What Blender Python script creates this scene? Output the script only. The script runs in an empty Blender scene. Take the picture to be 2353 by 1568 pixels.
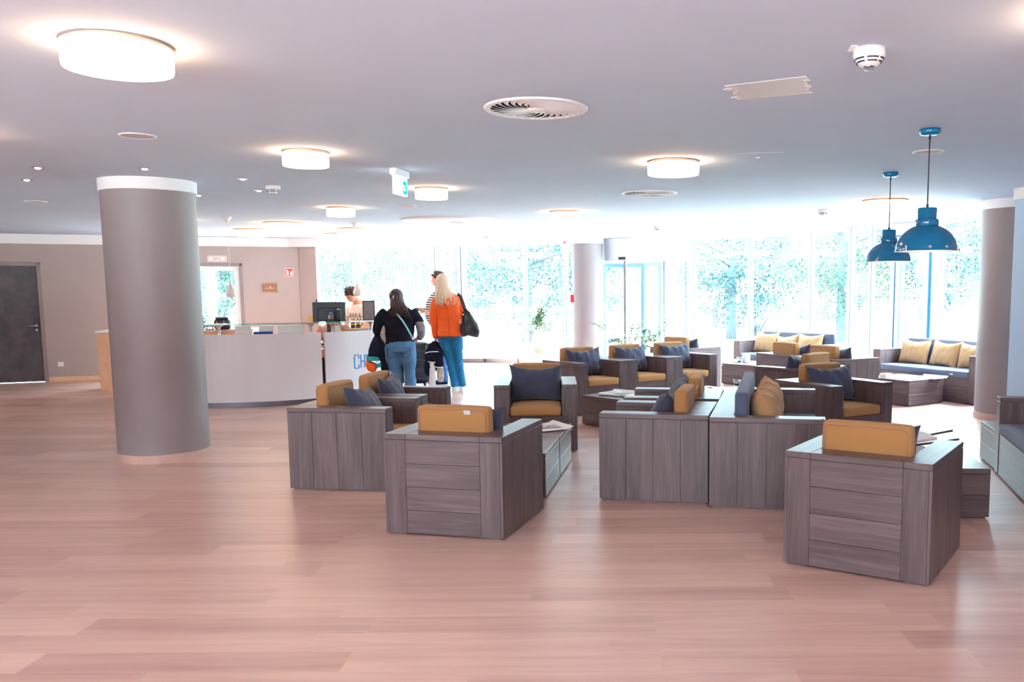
import bpy, bmesh, math, random
from math import sin, cos, pi, radians, hypot, atan2, sqrt
from mathutils import Vector, Matrix, noise as mnoise
random.seed(7)
SC = bpy.context.scene
COL = SC.collection
# ------------------------------------------------------------------ camera (real lens, cropped frame -> shift)
CAMH = 1.46
LENS_PX = 2006.48
PITCH = radians(6.40015)
ROLL = radians(-0.31253)
PX, PY = 1176.5 + 236.77, 784 + 108.43
cd = bpy.data.cameras.new('camera')
cam = bpy.data.objects.new('camera', cd)
COL.objects.link(cam)
cd.sensor_width = 36.0
cd.lens = LENS_PX * 36.0 / 2353.0
cd.shift_x = -236.77 / 2353.0
cd.shift_y = 108.43 / 2353.0
cd.clip_start = 0.05
cd.clip_end = 300
_c, _s = cos(PITCH), sin(PITCH)
_Rp = Matrix(((1, 0, 0), (0, -_s, -_c), (0, _c, -_s)))
_cr, _sr = cos(ROLL), sin(ROLL)
RW = Matrix(((_cr, -_sr, 0), (_sr, _cr, 0), (0, 0, 1))) @ _Rp      # world -> right, down, forward
_right, _down, _fwd = Vector(RW[0]), Vector(RW[1]), Vector(RW[2])
cam.matrix_world = Matrix(((_right.x, -_down.x, -_fwd.x, 0), (_right.y, -_down.y, -_fwd.y, 0),
                           (_right.z, -_down.z, -_fwd.z, CAMH), (0, 0, 0, 1)))
SC.camera = cam


def ray(x, y):
    return RW.transposed() @ Vector(((x - PX) / LENS_PX, (y - PY) / LENS_PX, 1.0))


def at(x, y, z=0.0):
    "world point seen at a photo pixel, on the level z"
    d = ray(x, y)
    return Vector((0, 0, CAMH)) + d * ((z - CAMH) / d.z)


def far(x, y, Y):
    "world point seen at a photo pixel, at world depth Y"
    d = ray(x, y)
    return Vector((0, 0, CAMH)) + d * (Y / d.y)


# ------------------------------------------------------------------ object helpers
class MB:
    def __init__(s):
        s.v = []; s.f = []; s.m = []; s.sm = []

    def add(s, verts, faces, mat=0, smooth=False, M=None):
        o = len(s.v)
        for p in verts:
            p = Vector(p)
            s.v.append(tuple(M @ p if M is not None else p))
        for f in faces:
            s.f.append([i + o for i in f]); s.m.append(mat); s.sm.append(smooth)
        return s

    def box(s, x0, x1, y0, y1, z0, z1, mat=0, M=None, c=0.0):
        if c <= 0:
            v = [(x, y, z) for z in (z0, z1) for y in (y0, y1) for x in (x0, x1)]
            f = [(0, 2, 3, 1), (4, 5, 7, 6), (0, 1, 5, 4), (2, 6, 7, 3), (0, 4, 6, 2), (1, 3, 7, 5)]
            return s.add(v, f, mat, False, M)
        # chamfered box
        X, Y, Z = (x0, x1), (y0, y1), (z0, z1)
        v = []; idx = {}
        for i in (0, 1):
            for j in (0, 1):
                for k in (0, 1):
                    sx, sy, sz = (1 - 2 * i), (1 - 2 * j), (1 - 2 * k)
                    for a in range(3):
                        p = [X[i] + c * sx, Y[j] + c * sy, Z[k] + c * sz]
                        p[a] = (X[i], Y[j], Z[k])[a]
                        idx[(i, j, k, a)] = len(v); v.append(tuple(p))
        f = []
        for a in range(3):
            b, d = (a + 1) % 3, (a + 2) % 3
            for e in (0, 1):
                q = []
                for (m, n) in ((0, 0), (1, 0), (1, 1), (0, 1)):
                    key = [0, 0, 0]; key[a] = e; key[b] = m; key[d] = n
                    q.append(idx[(key[0], key[1], key[2], a)])
                f.append(q if e else q[::-1])
        for a in range(3):       # edge strips along axis a
            b, d = (a + 1) % 3, (a + 2) % 3
            for m in (0, 1):
                for n in (0, 1):
                    k0 = [0, 0, 0]; k0[b] = m; k0[d] = n
                    k1 = list(k0); k1[a] = 1
                    q = [idx[tuple(k0) + (b,)], idx[tuple(k1) + (b,)], idx[tuple(k1) + (d,)], idx[tuple(k0) + (d,)]]
                    f.append(q if (m ^ n) == 0 else q[::-1])
        for i in (0, 1):
            for j in (0, 1):
                for k in (0, 1):
                    f.append([idx[(i, j, k, 0)], idx[(i, j, k, 1)], idx[(i, j, k, 2)]])
        return s.add(v, f, mat, False, M)

    def prism(s, poly, z0, z1, mat=0, M=None):
        n = len(poly)
        v = [(p[0], p[1], z0) for p in poly] + [(p[0], p[1], z1) for p in poly]
        f = [list(range(n))[::-1], list(range(n, 2 * n))]
        f += [(i, (i + 1) % n, n + (i + 1) % n, n + i) for i in range(n)]
        return s.add(v, f, mat, False, M)

    def lathe(s, prof, seg=32, mat=0, smooth=True, M=None, closed=False):
        v = []; f = []
        for r, z in prof:
            for k in range(seg):
                a = 2 * pi * k / seg
                v.append((r * cos(a), r * sin(a), z))
        n = len(prof)
        for i in range(n - 1):
            for k in range(seg):
                k2 = (k + 1) % seg
                f.append((i * seg + k, i * seg + k2, (i + 1) * seg + k2, (i + 1) * seg + k))
        if closed:
            f.append(list(range(seg))[::-1]); f.append([(n - 1) * seg + k for k in range(seg)])
        return s.add(v, f, mat, smooth, M)

    def tube(s, pts, r, seg=8, mat=0, smooth=True, M=None, cap=True, loop=False):
        pts = [Vector(p) for p in pts]
        n = len(pts)
        rr = r if isinstance(r, (list, tuple)) else [r] * n
        v = []; f = []
        U = None
        for i in range(n):
            if loop:
                t = pts[(i + 1) % n] - pts[i - 1]
            else:
                t = pts[min(i + 1, n - 1)] - pts[max(i - 1, 0)]
            t = t.normalized() if t.length > 1e-9 else Vector((0, 0, 1))
            if U is None:
                U = t.orthogonal().normalized()
            U = (U - t * U.dot(t))
            U = U.normalized() if U.length > 1e-6 else t.orthogonal().normalized()
            W = t.cross(U)
            for k in range(seg):
                a = 2 * pi * k / seg
                v.append(pts[i] + (U * cos(a) + W * sin(a)) * rr[i])
        for i in range(n if loop else n - 1):
            j = (i + 1) % n
            for k in range(seg):
                k2 = (k + 1) % seg
                f.append((i * seg + k, i * seg + k2, j * seg + k2, j * seg + k))
        if cap and not loop:
            f.append(list(range(seg))[::-1]); f.append([(n - 1) * seg + k for k in range(seg)])
        return s.add(v, f, mat, smooth, M)

    def loft(s, secs, seg=16, side=(1, 0, 0), mat=0, sub=3, power=2.0, M=None):
        "secs: (x, y, z, ru, rv); closed body, catmull-rom between sections"
        S = [Vector(q[:3]) for q in secs]; A = [(q[3], q[4]) for q in secs]
        P = []; RR = []
        n = len(S)
        def cr(a, b, c, d, t):
            return 0.5 * ((2 * b) + (c - a) * t + (2 * a - 5 * b + 4 * c - d) * t * t + (3 * b - a - 3 * c + d) * t ** 3)
        for i in range(n - 1):
            i0, i1, i2, i3 = max(i - 1, 0), i, i + 1, min(i + 2, n - 1)
            for k in range(sub):
                t = k / sub
                P.append(cr(S[i0], S[i1], S[i2], S[i3], t))
                RR.append((max(.002, cr(A[i0][0], A[i1][0], A[i2][0], A[i3][0], t)), max(.002, cr(A[i0][1], A[i1][1], A[i2][1], A[i3][1], t))))
        P.append(S[-1]); RR.append(A[-1])
        v = []; f = []
        side = Vector(side)
        m = len(P)
        for i in range(m):
            t = P[min(i + 1, m - 1)] - P[max(i - 1, 0)]
            t = t.normalized() if t.length > 1e-9 else Vector((0, 0, 1))
            U = side - t * side.dot(t)
            if U.length < .15:
                U = Vector((0, 1, 0)) - t * t.y
            U.normalize(); W = t.cross(U)
            for k in range(seg):
                a = 2 * pi * k / seg
                ca, sa = cos(a), sin(a)
                if power != 2.0:
                    ca = abs(ca) ** (2 / power) * (1 if ca > 0 else -1); sa = abs(sa) ** (2 / power) * (1 if sa > 0 else -1)
                v.append(P[i] + U * (ca * RR[i][0]) + W * (sa * RR[i][1]))
        for i in range(m - 1):
            for k in range(seg):
                k2 = (k + 1) % seg
                f.append((i * seg + k, i * seg + k2, (i + 1) * seg + k2, (i + 1) * seg + k))
        f.append(list(range(seg))[::-1]); f.append([(m - 1) * seg + k for k in range(seg)])
        return s.add(v, f, mat, True, M)

    def ball(s, c, r, seg=16, rings=10, mat=0, M=None):
        rx, ry, rz = r if isinstance(r, (tuple, list)) else (r, r, r)
        v = [(c[0], c[1], c[2] - rz)]; f = []
        for i in range(1, rings):
            b = -pi / 2 + pi * i / rings
            for k in range(seg):
                a = 2 * pi * k / seg
                v.append((c[0] + rx * cos(b) * cos(a), c[1] + ry * cos(b) * sin(a), c[2] + rz * sin(b)))
        v.append((c[0], c[1], c[2] + rz))
        for k in range(seg):
            f.append((0, 1 + (k + 1) % seg, 1 + k))
        for i in range(rings - 2):
            for k in range(seg):
                a, b = 1 + i * seg + k, 1 + i * seg + (k + 1) % seg
                f.append((a, b, b + seg, a + seg))
        e = len(v) - 1; o = 1 + (rings - 2) * seg
        for k in range(seg):
            f.append((o + k, o + (k + 1) % seg, e))
        return s.add(v, f, mat, True, M)

    def mesh(s, name, mats):
        me = bpy.data.meshes.new(name)
        me.from_pydata(s.v, [], s.f)
        me.polygons.foreach_set('material_index', s.m)
        me.polygons.foreach_set('use_smooth', s.sm)
        for m in (mats if isinstance(mats, (list, tuple)) else [mats]):
            me.materials.append(m)
        me.update()
        return me

    def build(s, name, mats, parent=None, fix=False):
        me = s.mesh(name, mats)
        if fix:
            bm = bmesh.new(); bm.from_mesh(me)
            bmesh.ops.remove_doubles(bm, verts=bm.verts, dist=1e-6)
            bmesh.ops.recalc_face_normals(bm, faces=bm.faces)
            bm.to_mesh(me); bm.free()
        return link(name, me, parent)


def link(name, me, parent=None):
    o = bpy.data.objects.new(name, me); COL.objects.link(o)
    if parent is not None:
        o.parent = parent
    return o


def tag(o, label=None, cat=None, group=None, kind=None):
    if label: o['label'] = label
    if cat: o['category'] = cat
    if group: o['group'] = group
    if kind: o['kind'] = kind
    return o


def thing(name, label, cat, loc=(0, 0, 0), rz=0.0, group=None):
    o = bpy.data.objects.new(name, None); COL.objects.link(o)
    o.empty_display_size = 0.1
    o.location = loc; o.rotation_euler = (0, 0, rz)
    return tag(o, label, cat, group)


def struct(o):
    o['kind'] = 'structure'
    return o


KIDS = {}


def dup(root, loc, rz, label=None, group=None):
    r = root.copy(); COL.objects.link(r)
    r.location = loc; r.rotation_euler = (0, 0, rz)
    if label: r['label'] = label
    if group: r['group'] = group
    for ch in list(root.children):
        c = ch.copy(); COL.objects.link(c); c.parent = r
        for g in list(ch.children):
            d = g.copy(); COL.objects.link(d); d.parent = c
    return r


def T(x, y, z): return Matrix.Translation((x, y, z))
def RX(a): return Matrix.Rotation(a, 4, 'X')
def RY(a): return Matrix.Rotation(a, 4, 'Y')
def RZ(a): return Matrix.Rotation(a, 4, 'Z')


def fuse(mb, name, mat, parent=None, voxel=.008, smooth=4, wr=0.0, wscale=9.0):
    "one continuous surface out of overlapping lofts (voxel union + smoothing)"
    me = mb.mesh(name, mat)
    bm = bmesh.new(); bm.from_mesh(me); bmesh.ops.recalc_face_normals(bm, faces=bm.faces); bm.to_mesh(me); bm.free()
    o = bpy.data.objects.new(name, me); COL.objects.link(o)
    r = o.modifiers.new('r', 'REMESH'); r.mode = 'VOXEL'; r.voxel_size = voxel; r.use_smooth_shade = True
    if smooth:
        q = o.modifiers.new('s', 'SMOOTH'); q.iterations = smooth; q.factor = .5
    dg = bpy.context.evaluated_depsgraph_get(); dg.update()
    m2 = bpy.data.meshes.new_from_object(o.evaluated_get(dg))
    o.modifiers.clear(); o.data = m2; bpy.data.meshes.remove(me); m2.name = name
    m2.materials.clear()
    for m in (mat if isinstance(mat, (list, tuple)) else [mat]):
        m2.materials.append(m)
    m2.polygons.foreach_set('use_smooth', [True] * len(m2.polygons))
    if wr:
        nn = [v.normal.copy() for v in m2.vertices]
        for v, n in zip(m2.vertices, nn):
            p = v.co
            d = mnoise.noise(Vector((p.x * wscale, p.y * wscale, p.z * wscale * 1.6))) + .5 * mnoise.noise(p * wscale * 2.3)
            v.co = p + n * (d * wr)
    if parent is not None: o.parent = parent
    return o


# ------------------------------------------------------------------ materials
def srgb(r, g=None, b=None):
    if g is None: r, g, b = r
    def f(c):
        c /= 255.0
        return c / 12.92 if c <= .04045 else ((c + .055) / 1.055) ** 2.4
    return (f(r), f(g), f(b), 1.0)


class NT:
    def __init__(s, name):
        s.m = bpy.data.materials.new(name); s.m.use_nodes = True
        s.t = s.m.node_tree; s.t.nodes.clear()
        s.out = s.n('ShaderNodeOutputMaterial')

    def n(s, typ, **kw):
        o = s.t.nodes.new(typ)
        for k, v in kw.items():
            if k in o.inputs: o.inputs[k].default_value = v
            else: setattr(o, k, v)
        return o

    def l(s, a, b): s.t.links.new(a, b)

    def bsdf(s, **kw):
        b = s.n('ShaderNodeBsdfPrincipled', **kw)
        s.l(b.outputs[0], s.out.inputs[0])
        return b


def plain(name, col, rough=.5, metal=0.0, spec=.5, var=0.0, scale=30, bump=0.0, bscale=200, sheen=0.0, coat=0.0):
    t = NT(name)
    b = t.bsdf(Roughness=rough, Metallic=metal)
    b.inputs['Specular IOR Level'].default_value = spec
    c = col if len(col) == 4 else srgb(col)
    b.inputs['Base Color'].default_value = c
    if sheen: b.inputs['Sheen Weight'].default_value = sheen
    if coat:
        b.inputs['Coat Weight'].default_value = coat; b.inputs['Coat Roughness'].default_value = .05
    tc = t.n('ShaderNodeTexCoord')
    if var:
        nz = t.n('ShaderNodeTexNoise', Scale=scale, Detail=4.0)
        t.l(tc.outputs['Object'], nz.inputs['Vector'])
        mx = t.n('ShaderNodeMix', data_type='RGBA', blend_type='MULTIPLY')
        mx.inputs[0].default_value = 1.0
        mx.inputs[6].default_value = c
        rp = t.n('ShaderNodeMapRange'); rp.inputs[1].default_value = .3; rp.inputs[2].default_value = .7
        rp.inputs[3].default_value = 1 - var; rp.inputs[4].default_value = 1 + var * .4
        t.l(nz.outputs[0], rp.inputs[0]); t.l(rp.outputs[0], mx.inputs[7]); t.l(mx.outputs[2], b.inputs['Base Color'])
    if bump:
        nz = t.n('ShaderNodeTexNoise', Scale=bscale, Detail=3.0)
        t.l(tc.outputs['Object'], nz.inputs['Vector'])
        bp = t.n('ShaderNodeBump', Strength=bump, Distance=.01)
        t.l(nz.outputs[0], bp.inputs['Height']); t.l(bp.outputs[0], b.inputs['Normal'])
    return t.m


def glow(name, col, strength):
    t = NT(name)
    e = t.n('ShaderNodeEmission'); e.inputs[0].default_value = col if len(col) == 4 else srgb(col); e.inputs[1].default_value = strength
    t.l(e.outputs[0], t.out.inputs[0])
    return t.m


def glass(name, tint=(.93, .99, .99, 1), refl=.06):
    t = NT(name)
    a = t.n('ShaderNodeBsdfTransparent'); a.inputs[0].default_value = tint
    g = t.n('ShaderNodeBsdfGlossy'); g.inputs['Roughness'].default_value = .02
    lw = t.n('ShaderNodeLayerWeight', Blend=.35)
    mr = t.n('ShaderNodeMapRange'); mr.inputs[3].default_value = refl; mr.inputs[4].default_value = .7
    mr.inputs[1].default_value = .45
    t.l(lw.outputs['Facing'], mr.inputs[0])
    mx = t.n('ShaderNodeMixShader')
    t.l(mr.outputs[0], mx.inputs[0]); t.l(a.outputs[0], mx.inputs[1]); t.l(g.outputs[0], mx.inputs[2])
    t.l(mx.outputs[0], t.out.inputs[0])
    return t.m


def wood(name, axis, dark, mid, light, rough=.36):
    "grain along local axis 0/1/2, tint per plank"
    t = NT(name)
    b = t.bsdf(Roughness=rough)
    b.inputs['Specular IOR Level'].default_value = .45
    tc = t.n('ShaderNodeTexCoord'); geo = t.n('ShaderNodeNewGeometry'); oi = t.n('ShaderNodeObjectInfo')
    add = t.n('ShaderNodeVectorMath', operation='MULTIPLY_ADD')
    add.inputs[1].default_value = (1, 1, 1)
    sc = t.n('ShaderNodeMath', operation='MULTIPLY_ADD'); sc.inputs[1].default_value = 37.0
    t.l(geo.outputs['Random Per Island'], sc.inputs[0]); t.l(oi.outputs['Random'], sc.inputs[2])
    t.l(tc.outputs['Object'], add.inputs[0]); t.l(sc.outputs[0], add.inputs[2])
    mp = t.n('ShaderNodeMapping')
    s = [44.0, 44.0, 44.0]; s[axis] = 2.4
    mp.inputs['Scale'].default_value = s
    t.l(add.outputs[0], mp.inputs['Vector'])
    n1 = t.n('ShaderNodeTexNoise', Scale=1.0, Detail=6.0, Roughness=.62, Distortion=.6)
    t.l(mp.outputs[0], n1.inputs['Vector'])
    mp2 = t.n('ShaderNodeMapping'); s2 = [7.0, 7.0, 7.0]; s2[axis] = .9
    mp2.inputs['Scale'].default_value = s2
    t.l(add.outputs[0], mp2.inputs['Vector'])
    n2 = t.n('ShaderNodeTexNoise', Scale=1.0, Detail=3.0, Distortion=1.2)
    t.l(mp2.outputs[0], n2.inputs['Vector'])
    mixv = t.n('ShaderNodeMath', operation='MULTIPLY_ADD'); mixv.inputs[1].default_value = .55
    h = t.n('ShaderNodeMath', operation='MULTIPLY'); h.inputs[1].default_value = .45
    t.l(n2.outputs[0], h.inputs[0]); t.l(n1.outputs[0], mixv.inputs[0]); t.l(h.outputs[0], mixv.inputs[2])
    cr = t.n('ShaderNodeValToRGB')
    cr.color_ramp.elements[0].position = .34; cr.color_ramp.elements[0].color = srgb(dark)
    cr.color_ramp.elements[1].position = .66; cr.color_ramp.elements[1].color = srgb(light)
    e = cr.color_ramp.elements.new(.5); e.color = srgb(mid)
    t.l(mixv.outputs[0], cr.inputs[0])
    tint = t.n('ShaderNodeMapRange'); tint.inputs[3].default_value = .9; tint.inputs[4].default_value = 1.08
    t.l(geo.outputs['Random Per Island'], tint.inputs[0])
    mx = t.n('ShaderNodeMix', data_type='RGBA', blend_type='MULTIPLY'); mx.inputs[0].default_value = 1.0
    t.l(cr.outputs[0], mx.inputs[6]); t.l(tint.outputs[0], mx.inputs[7])
    t.l(mx.outputs[2], b.inputs['Base Color'])
    bp = t.n('ShaderNodeBump', Strength=.12, Distance=.004)
    t.l(n1.outputs[0], bp.inputs['Height']); t.l(bp.outputs[0], b.inputs['Normal'])
    return t.m


WD = ((78, 61, 63), (97, 80, 83), (117, 99, 101))
M = {}
M['wood_x'] = wood('oak_grain_x', 0, *WD)
M['wood_y'] = wood('oak_grain_y', 1, *WD)
M['wood_z'] = wood('oak_grain_z', 2, *WD)
M['mustard'] = plain('mustard_fabric', (184, 135, 86), .85, spec=.15, var=.10, scale=420, bump=.25, bscale=900, sheen=.15)
M['mustard_pillow'] = plain('mustard_linen', (198, 154, 110), .88, spec=.12, var=.10, scale=300, bump=.3, bscale=700, sheen=.2)
M['mustard_trim'] = plain('mauve_piping', (164, 126, 112), .8)
M['slate'] = plain('slate_fabric', (92, 102, 128), .85, spec=.2, var=.12, scale=380, bump=.25, bscale=800, sheen=.25)
M['slate_pillow'] = plain('charcoal_linen', (72, 77, 100), .85, spec=.2, var=.16, scale=260, bump=.3, bscale=700, sheen=.3)
M['tagwhite'] = plain('care_label', (240, 240, 245), .7)
M['white'] = plain('white_paint', (236, 234, 236), .55)
M['ceil'] = plain('ceiling_paint', (197, 207, 226), .9, spec=.2, var=.03, scale=1.3)
M['patch'] = plain('fresh_white_paint', (255, 255, 255), .7, spec=.3)
M['taupe'] = plain('taupe_wall_paint', (166, 151, 150), .75, spec=.25, var=.03, scale=3)
M['pillar'] = plain('taupe_pillar_paint', (138, 125, 128), .5, spec=.35, var=.03, scale=4)
M['paleblue'] = plain('pale_wall_paint', (178, 199, 224), .7)
M['lam'] = plain('white_laminate', (226, 221, 226), .28, spec=.5)
M['plinth'] = plain('grey_plinth', (120, 118, 128), .35, metal=.3)
M['alu'] = plain('white_aluminium', (222, 226, 232), .35, metal=.2)
M['alu_dark'] = plain('grey_gasket', (112, 150, 172), .5)
M['steel'] = plain('brushed_steel', (190, 190, 196), .25, metal=1.0)
M['chrome'] = plain('chrome', (225, 225, 228), .12, metal=1.0)
M['black'] = plain('black_plastic', (38, 42, 54), .4)
M['blackmat'] = plain('black_cloth', (24, 26, 38), .9, spec=.15, var=.15, scale=60)
M['grey'] = plain('grey_card', (150, 142, 144), .7)
M['gold'] = plain('gold_band', (220, 190, 90), .25, metal=1.0)
M['paper'] = plain('white_paper', (240, 238, 238), .8)
M['card'] = plain('cardboard', (206, 164, 130), .85, var=.05)
M['bluecard'] = plain('blue_folder', (36, 74, 160), .5)
M['teal'] = plain('teal_enamel', (0, 104, 152), .14, spec=.5, coat=.4)
M['enamel_in'] = plain('white_enamel', (245, 240, 238), .35)
M['cord'] = plain('black_cord', (52, 48, 66), .6)
M['oak'] = plain('pale_oak', (222, 176, 140), .5, var=.1, scale=8)
M['glass'] = glass('window_glass')
M['greenglass'] = glass('edge_glass', (.93, .99, .97, 1), .10)
M['glassedge'] = plain('green_glass_edge', (92, 168, 148), .1, spec=.6)
M['clear'] = glass('clear_glass', (.93, .97, .98, 1), .15)
M['signred'] = plain('sign_red', (226, 48, 52), .5)
M['signgreen'] = plain('sign_green', (0, 178, 160), .5)
M['letter'] = plain('blue_lettering', (24, 132, 200), .35)
M['ink'] = plain('dark_ink', (70, 66, 76), .7)
M['brass'] = plain('brass_plaque', (146, 102, 80), .35, metal=.3)
M['skin'] = plain('skin', (226, 166, 140), .5, spec=.4)
M['skin_dark'] = plain('skin_tan', (190, 124, 100), .5, spec=.4)
M['leather'] = plain('black_leather', (30, 30, 40), .35, spec=.5)
M['jeans'] = plain('blue_denim', (44, 120, 166), .85, spec=.15, var=.25, scale=14, bump=.2, bscale=500)
M['jeans2'] = plain('faded_denim', (84, 128, 166), .85, spec=.15, var=.3, scale=9, bump=.2, bscale=500)
M['orange'] = plain('orange_softshell', (255, 104, 40), .65, spec=.3, var=.08, scale=12)
M['knit'] = plain('black_knit', (26, 28, 42), .9, spec=.15, var=.2, scale=16)
M['navy'] = plain('navy_cloth', (22, 28, 50), .85, spec=.2, var=.2, scale=20)
M['tealcuff'] = plain('teal_trim', (40, 160, 160), .8)
M['blond'] = plain('blond_hair', (226, 196, 168), .45, spec=.5, var=.25, scale=90)
M['brunette'] = plain('dark_hair', (52, 34, 36), .4, spec=.5, var=.3, scale=80)
M['redhair'] = plain('auburn_hair', (120, 60, 50), .45, var=.25, scale=80)
M['tee'] = plain('white_tshirt', (240, 232, 226), .85, var=.05, scale=15)
M['sole'] = plain('white_sole', (236, 236, 236), .6)
M['lens'] = plain('spectacle_frame', (24, 24, 30), .3)
M['suit'] = plain('suitcase_shell', (28, 36, 52), .38, spec=.5)
M['suit_rib'] = plain('suitcase_rib', (46, 56, 72), .35, spec=.5)
M['soil'] = plain('potting_soil', (70, 52, 42), .95)
M['potgrey'] = plain('grey_pot', (196, 192, 206), .5)
M['stalk'] = plain('palm_stalk', (168, 156, 84), .6)
M['frond'] = plain('palm_leaf', (56, 104, 66), .55, var=.3, scale=6)
M['bark'] = plain('tree_bark', (48, 56, 64), .9, var=.3, scale=6)
M['concrete'] = plain('outdoor_paving', (178, 178, 172), .9, var=.05, scale=2)


def leafmat(name, c1, c2):
    t = NT(name)
    geo = t.n('ShaderNodeNewGeometry')
    mx = t.n('ShaderNodeMix', data_type='RGBA'); mx.inputs[6].default_value = srgb(c1); mx.inputs[7].default_value = srgb(c2)
    t.l(geo.outputs['Random Per Island'], mx.inputs[0])
    d = t.n('ShaderNodeBsdfDiffuse'); tr = t.n('ShaderNodeBsdfTranslucent')
    t.l(mx.outputs[2], d.inputs[0]); t.l(mx.outputs[2], tr.inputs[0])
    ms = t.n('ShaderNodeMixShader'); ms.inputs[0].default_value = .35
    t.l(d.outputs[0], ms.inputs[1]); t.l(tr.outputs[0], ms.inputs[2]); t.l(ms.outputs[0], t.out.inputs[0])
    return t.m


M['leaf_a'] = leafmat('leaf_teal', (27, 42, 47), (56, 76, 76))
M['leaf_b'] = leafmat('leaf_green', (30, 46, 42), (62, 82, 72))


def floor_mat():
    t = NT('wood_plank_floor')
    b = t.bsdf(Roughness=.33); b.inputs['Specular IOR Level'].default_value = .5
    tc = t.n('ShaderNodeTexCoord'); sp = t.n('ShaderNodeSeparateXYZ')
    t.l(tc.outputs['Object'], sp.inputs[0])
    def mth(op, a, bb, c=None):
        q = t.n('ShaderNodeMath', operation=op)
        for i, v in enumerate((a, bb, c)):
            if v is None: continue
            if isinstance(v, (int, float)): q.inputs[i].default_value = v
            else: t.l(v, q.inputs[i])
        return q.outputs[0]
    yr = mth('DIVIDE', sp.outputs[1], .19)
    row = mth('FLOOR', yr, 0)
    wn = t.n('ShaderNodeTexWhiteNoise', noise_dimensions='1D'); t.l(row, wn.inputs['W'])
    xs = mth('MULTIPLY_ADD', wn.outputs['Value'], 1.3, sp.outputs[0])
    xr = mth('DIVIDE', xs, 1.25)
    colm = mth('FLOOR', xr, 0)
    cv = t.n('ShaderNodeCombineXYZ'); t.l(row, cv.inputs[0]); t.l(colm, cv.inputs[1])
    w2 = t.n('ShaderNodeTexWhiteNoise', noise_dimensions='3D'); t.l(cv.outputs[0], w2.inputs['Vector'])
    off = mth('MULTIPLY', w2.outputs['Value'], 50.0)
    cx = t.n('ShaderNodeCombineXYZ')
    t.l(mth('MULTIPLY', sp.outputs[0], 1.1), cx.inputs[0])
    t.l(mth('MULTIPLY_ADD', sp.outputs[1], 16.0, off), cx.inputs[1]); t.l(off, cx.inputs[2])
    nz = t.n('ShaderNodeTexNoise', Scale=1.0, Detail=7.0, Roughness=.6, Distortion=.5); t.l(cx.outputs[0], nz.inputs['Vector'])
    cr = t.n('ShaderNodeValToRGB')
    cr.color_ramp.elements[0].position = .25; cr.color_ramp.elements[0].color = srgb(180, 140, 131)
    cr.color_ramp.elements[1].position = .75; cr.color_ramp.elements[1].color = srgb(224, 186, 172)
    mixv = mth('MULTIPLY_ADD', w2.outputs['Value'], .30, mth('MULTIPLY', nz.outputs[0], .72))
    t.l(mixv, cr.inputs[0])
    t.l(cr.outputs[0], b.inputs['Base Color'])
    rr = t.n('ShaderNodeMapRange'); rr.inputs[3].default_value = .27; rr.inputs[4].default_value = .40
    t.l(nz.outputs[0], rr.inputs[0]); t.l(rr.outputs[0], b.inputs['Roughness'])
    bp = t.n('ShaderNodeBump', Strength=.05, Distance=.003); t.l(nz.outputs[0], bp.inputs['Height']); t.l(bp.outputs[0], b.inputs['Normal'])
    return t.m


M['floor'] = floor_mat()


def door_mat():
    t = NT('mottled_anthracite_door')
    b = t.bsdf(Roughness=.5)
    tc = t.n('ShaderNodeTexCoord')
    n1 = t.n('ShaderNodeTexNoise', Scale=3.0, Detail=8.0, Roughness=.65); t.l(tc.outputs['Object'], n1.inputs['Vector'])
    cr = t.n('ShaderNodeValToRGB')
    cr.color_ramp.elements[0].position = .32; cr.color_ramp.elements[0].color = srgb(44, 42, 54)
    cr.color_ramp.elements[1].position = .68; cr.color_ramp.elements[1].color = srgb(84, 70, 72)
    t.l(n1.outputs[0], cr.inputs[0]); t.l(cr.outputs[0], b.inputs['Base Color'])
    return t.m


M['door'] = door_mat()
LAMP_S, SKY_S, SKY_H, SUN_S, EXPO = 7.0, 44.0, 2.4, 3.0, 1.27
CZ = 2.42
UL = Vector((.928, .373, 0)).normalized()          # direction of the left wall
NL = Vector((UL.y, -UL.x, 0))                       # into the room
A0 = Vector((-9.429, 14.412, 0))


def wl(s, z=0, off=0.0):
    p = A0 + UL * s + NL * off
    return Vector((p.x, p.y, z))


MWL = Matrix(((UL.x, -NL.x, 0, A0.x), (UL.y, -NL.y, 0, A0.y), (0, 0, 1, 0), (0, 0, 0, 1)))   # local x along wall, local y = away from room
def onwall(x0, x1, y0, y1, z0, z1): return (x0, x1, y0, y1, z0, z1)


# plan of the glass facade, left to right
FL = [(-6.16, 18.2), (-5.37, 18.19), (-4.60, 18.17), (-4.22, 18.168), (-3.74, 18.16), (-3.10, 18.15), (-1.81, 17.80), (-.97, 17.50), (-.34, 17.10)]
FR = [(1.46, 16.60), (1.457, 16.21), (2.38, 15.43), (3.235, 14.50), (3.715, 13.85), (3.94, 13.50), (4.19, 13.12), (4.58, 12.50), (5.35, 10.95)]
far_left = wl(-4.6)
room = [(-13.7, -4.5), (6.2, -4.5), (6.2, 2.0), (6.0, 9.3)] + FR[::-1] + [(1.0, 17.9), (.1, 17.9)] + FL[::-1] + [(-6.5, 18.2), (-5.75, 15.95), tuple(wl(-4.6)[:2])]
b = MB(); b.prism(room, -.05, 0)
struct(b.build('floor', M['floor'], fix=True))
b = MB(); b.prism(room, CZ, CZ + .3)
ceiling = struct(b.build('ceiling', M['ceil'], fix=True))

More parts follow.
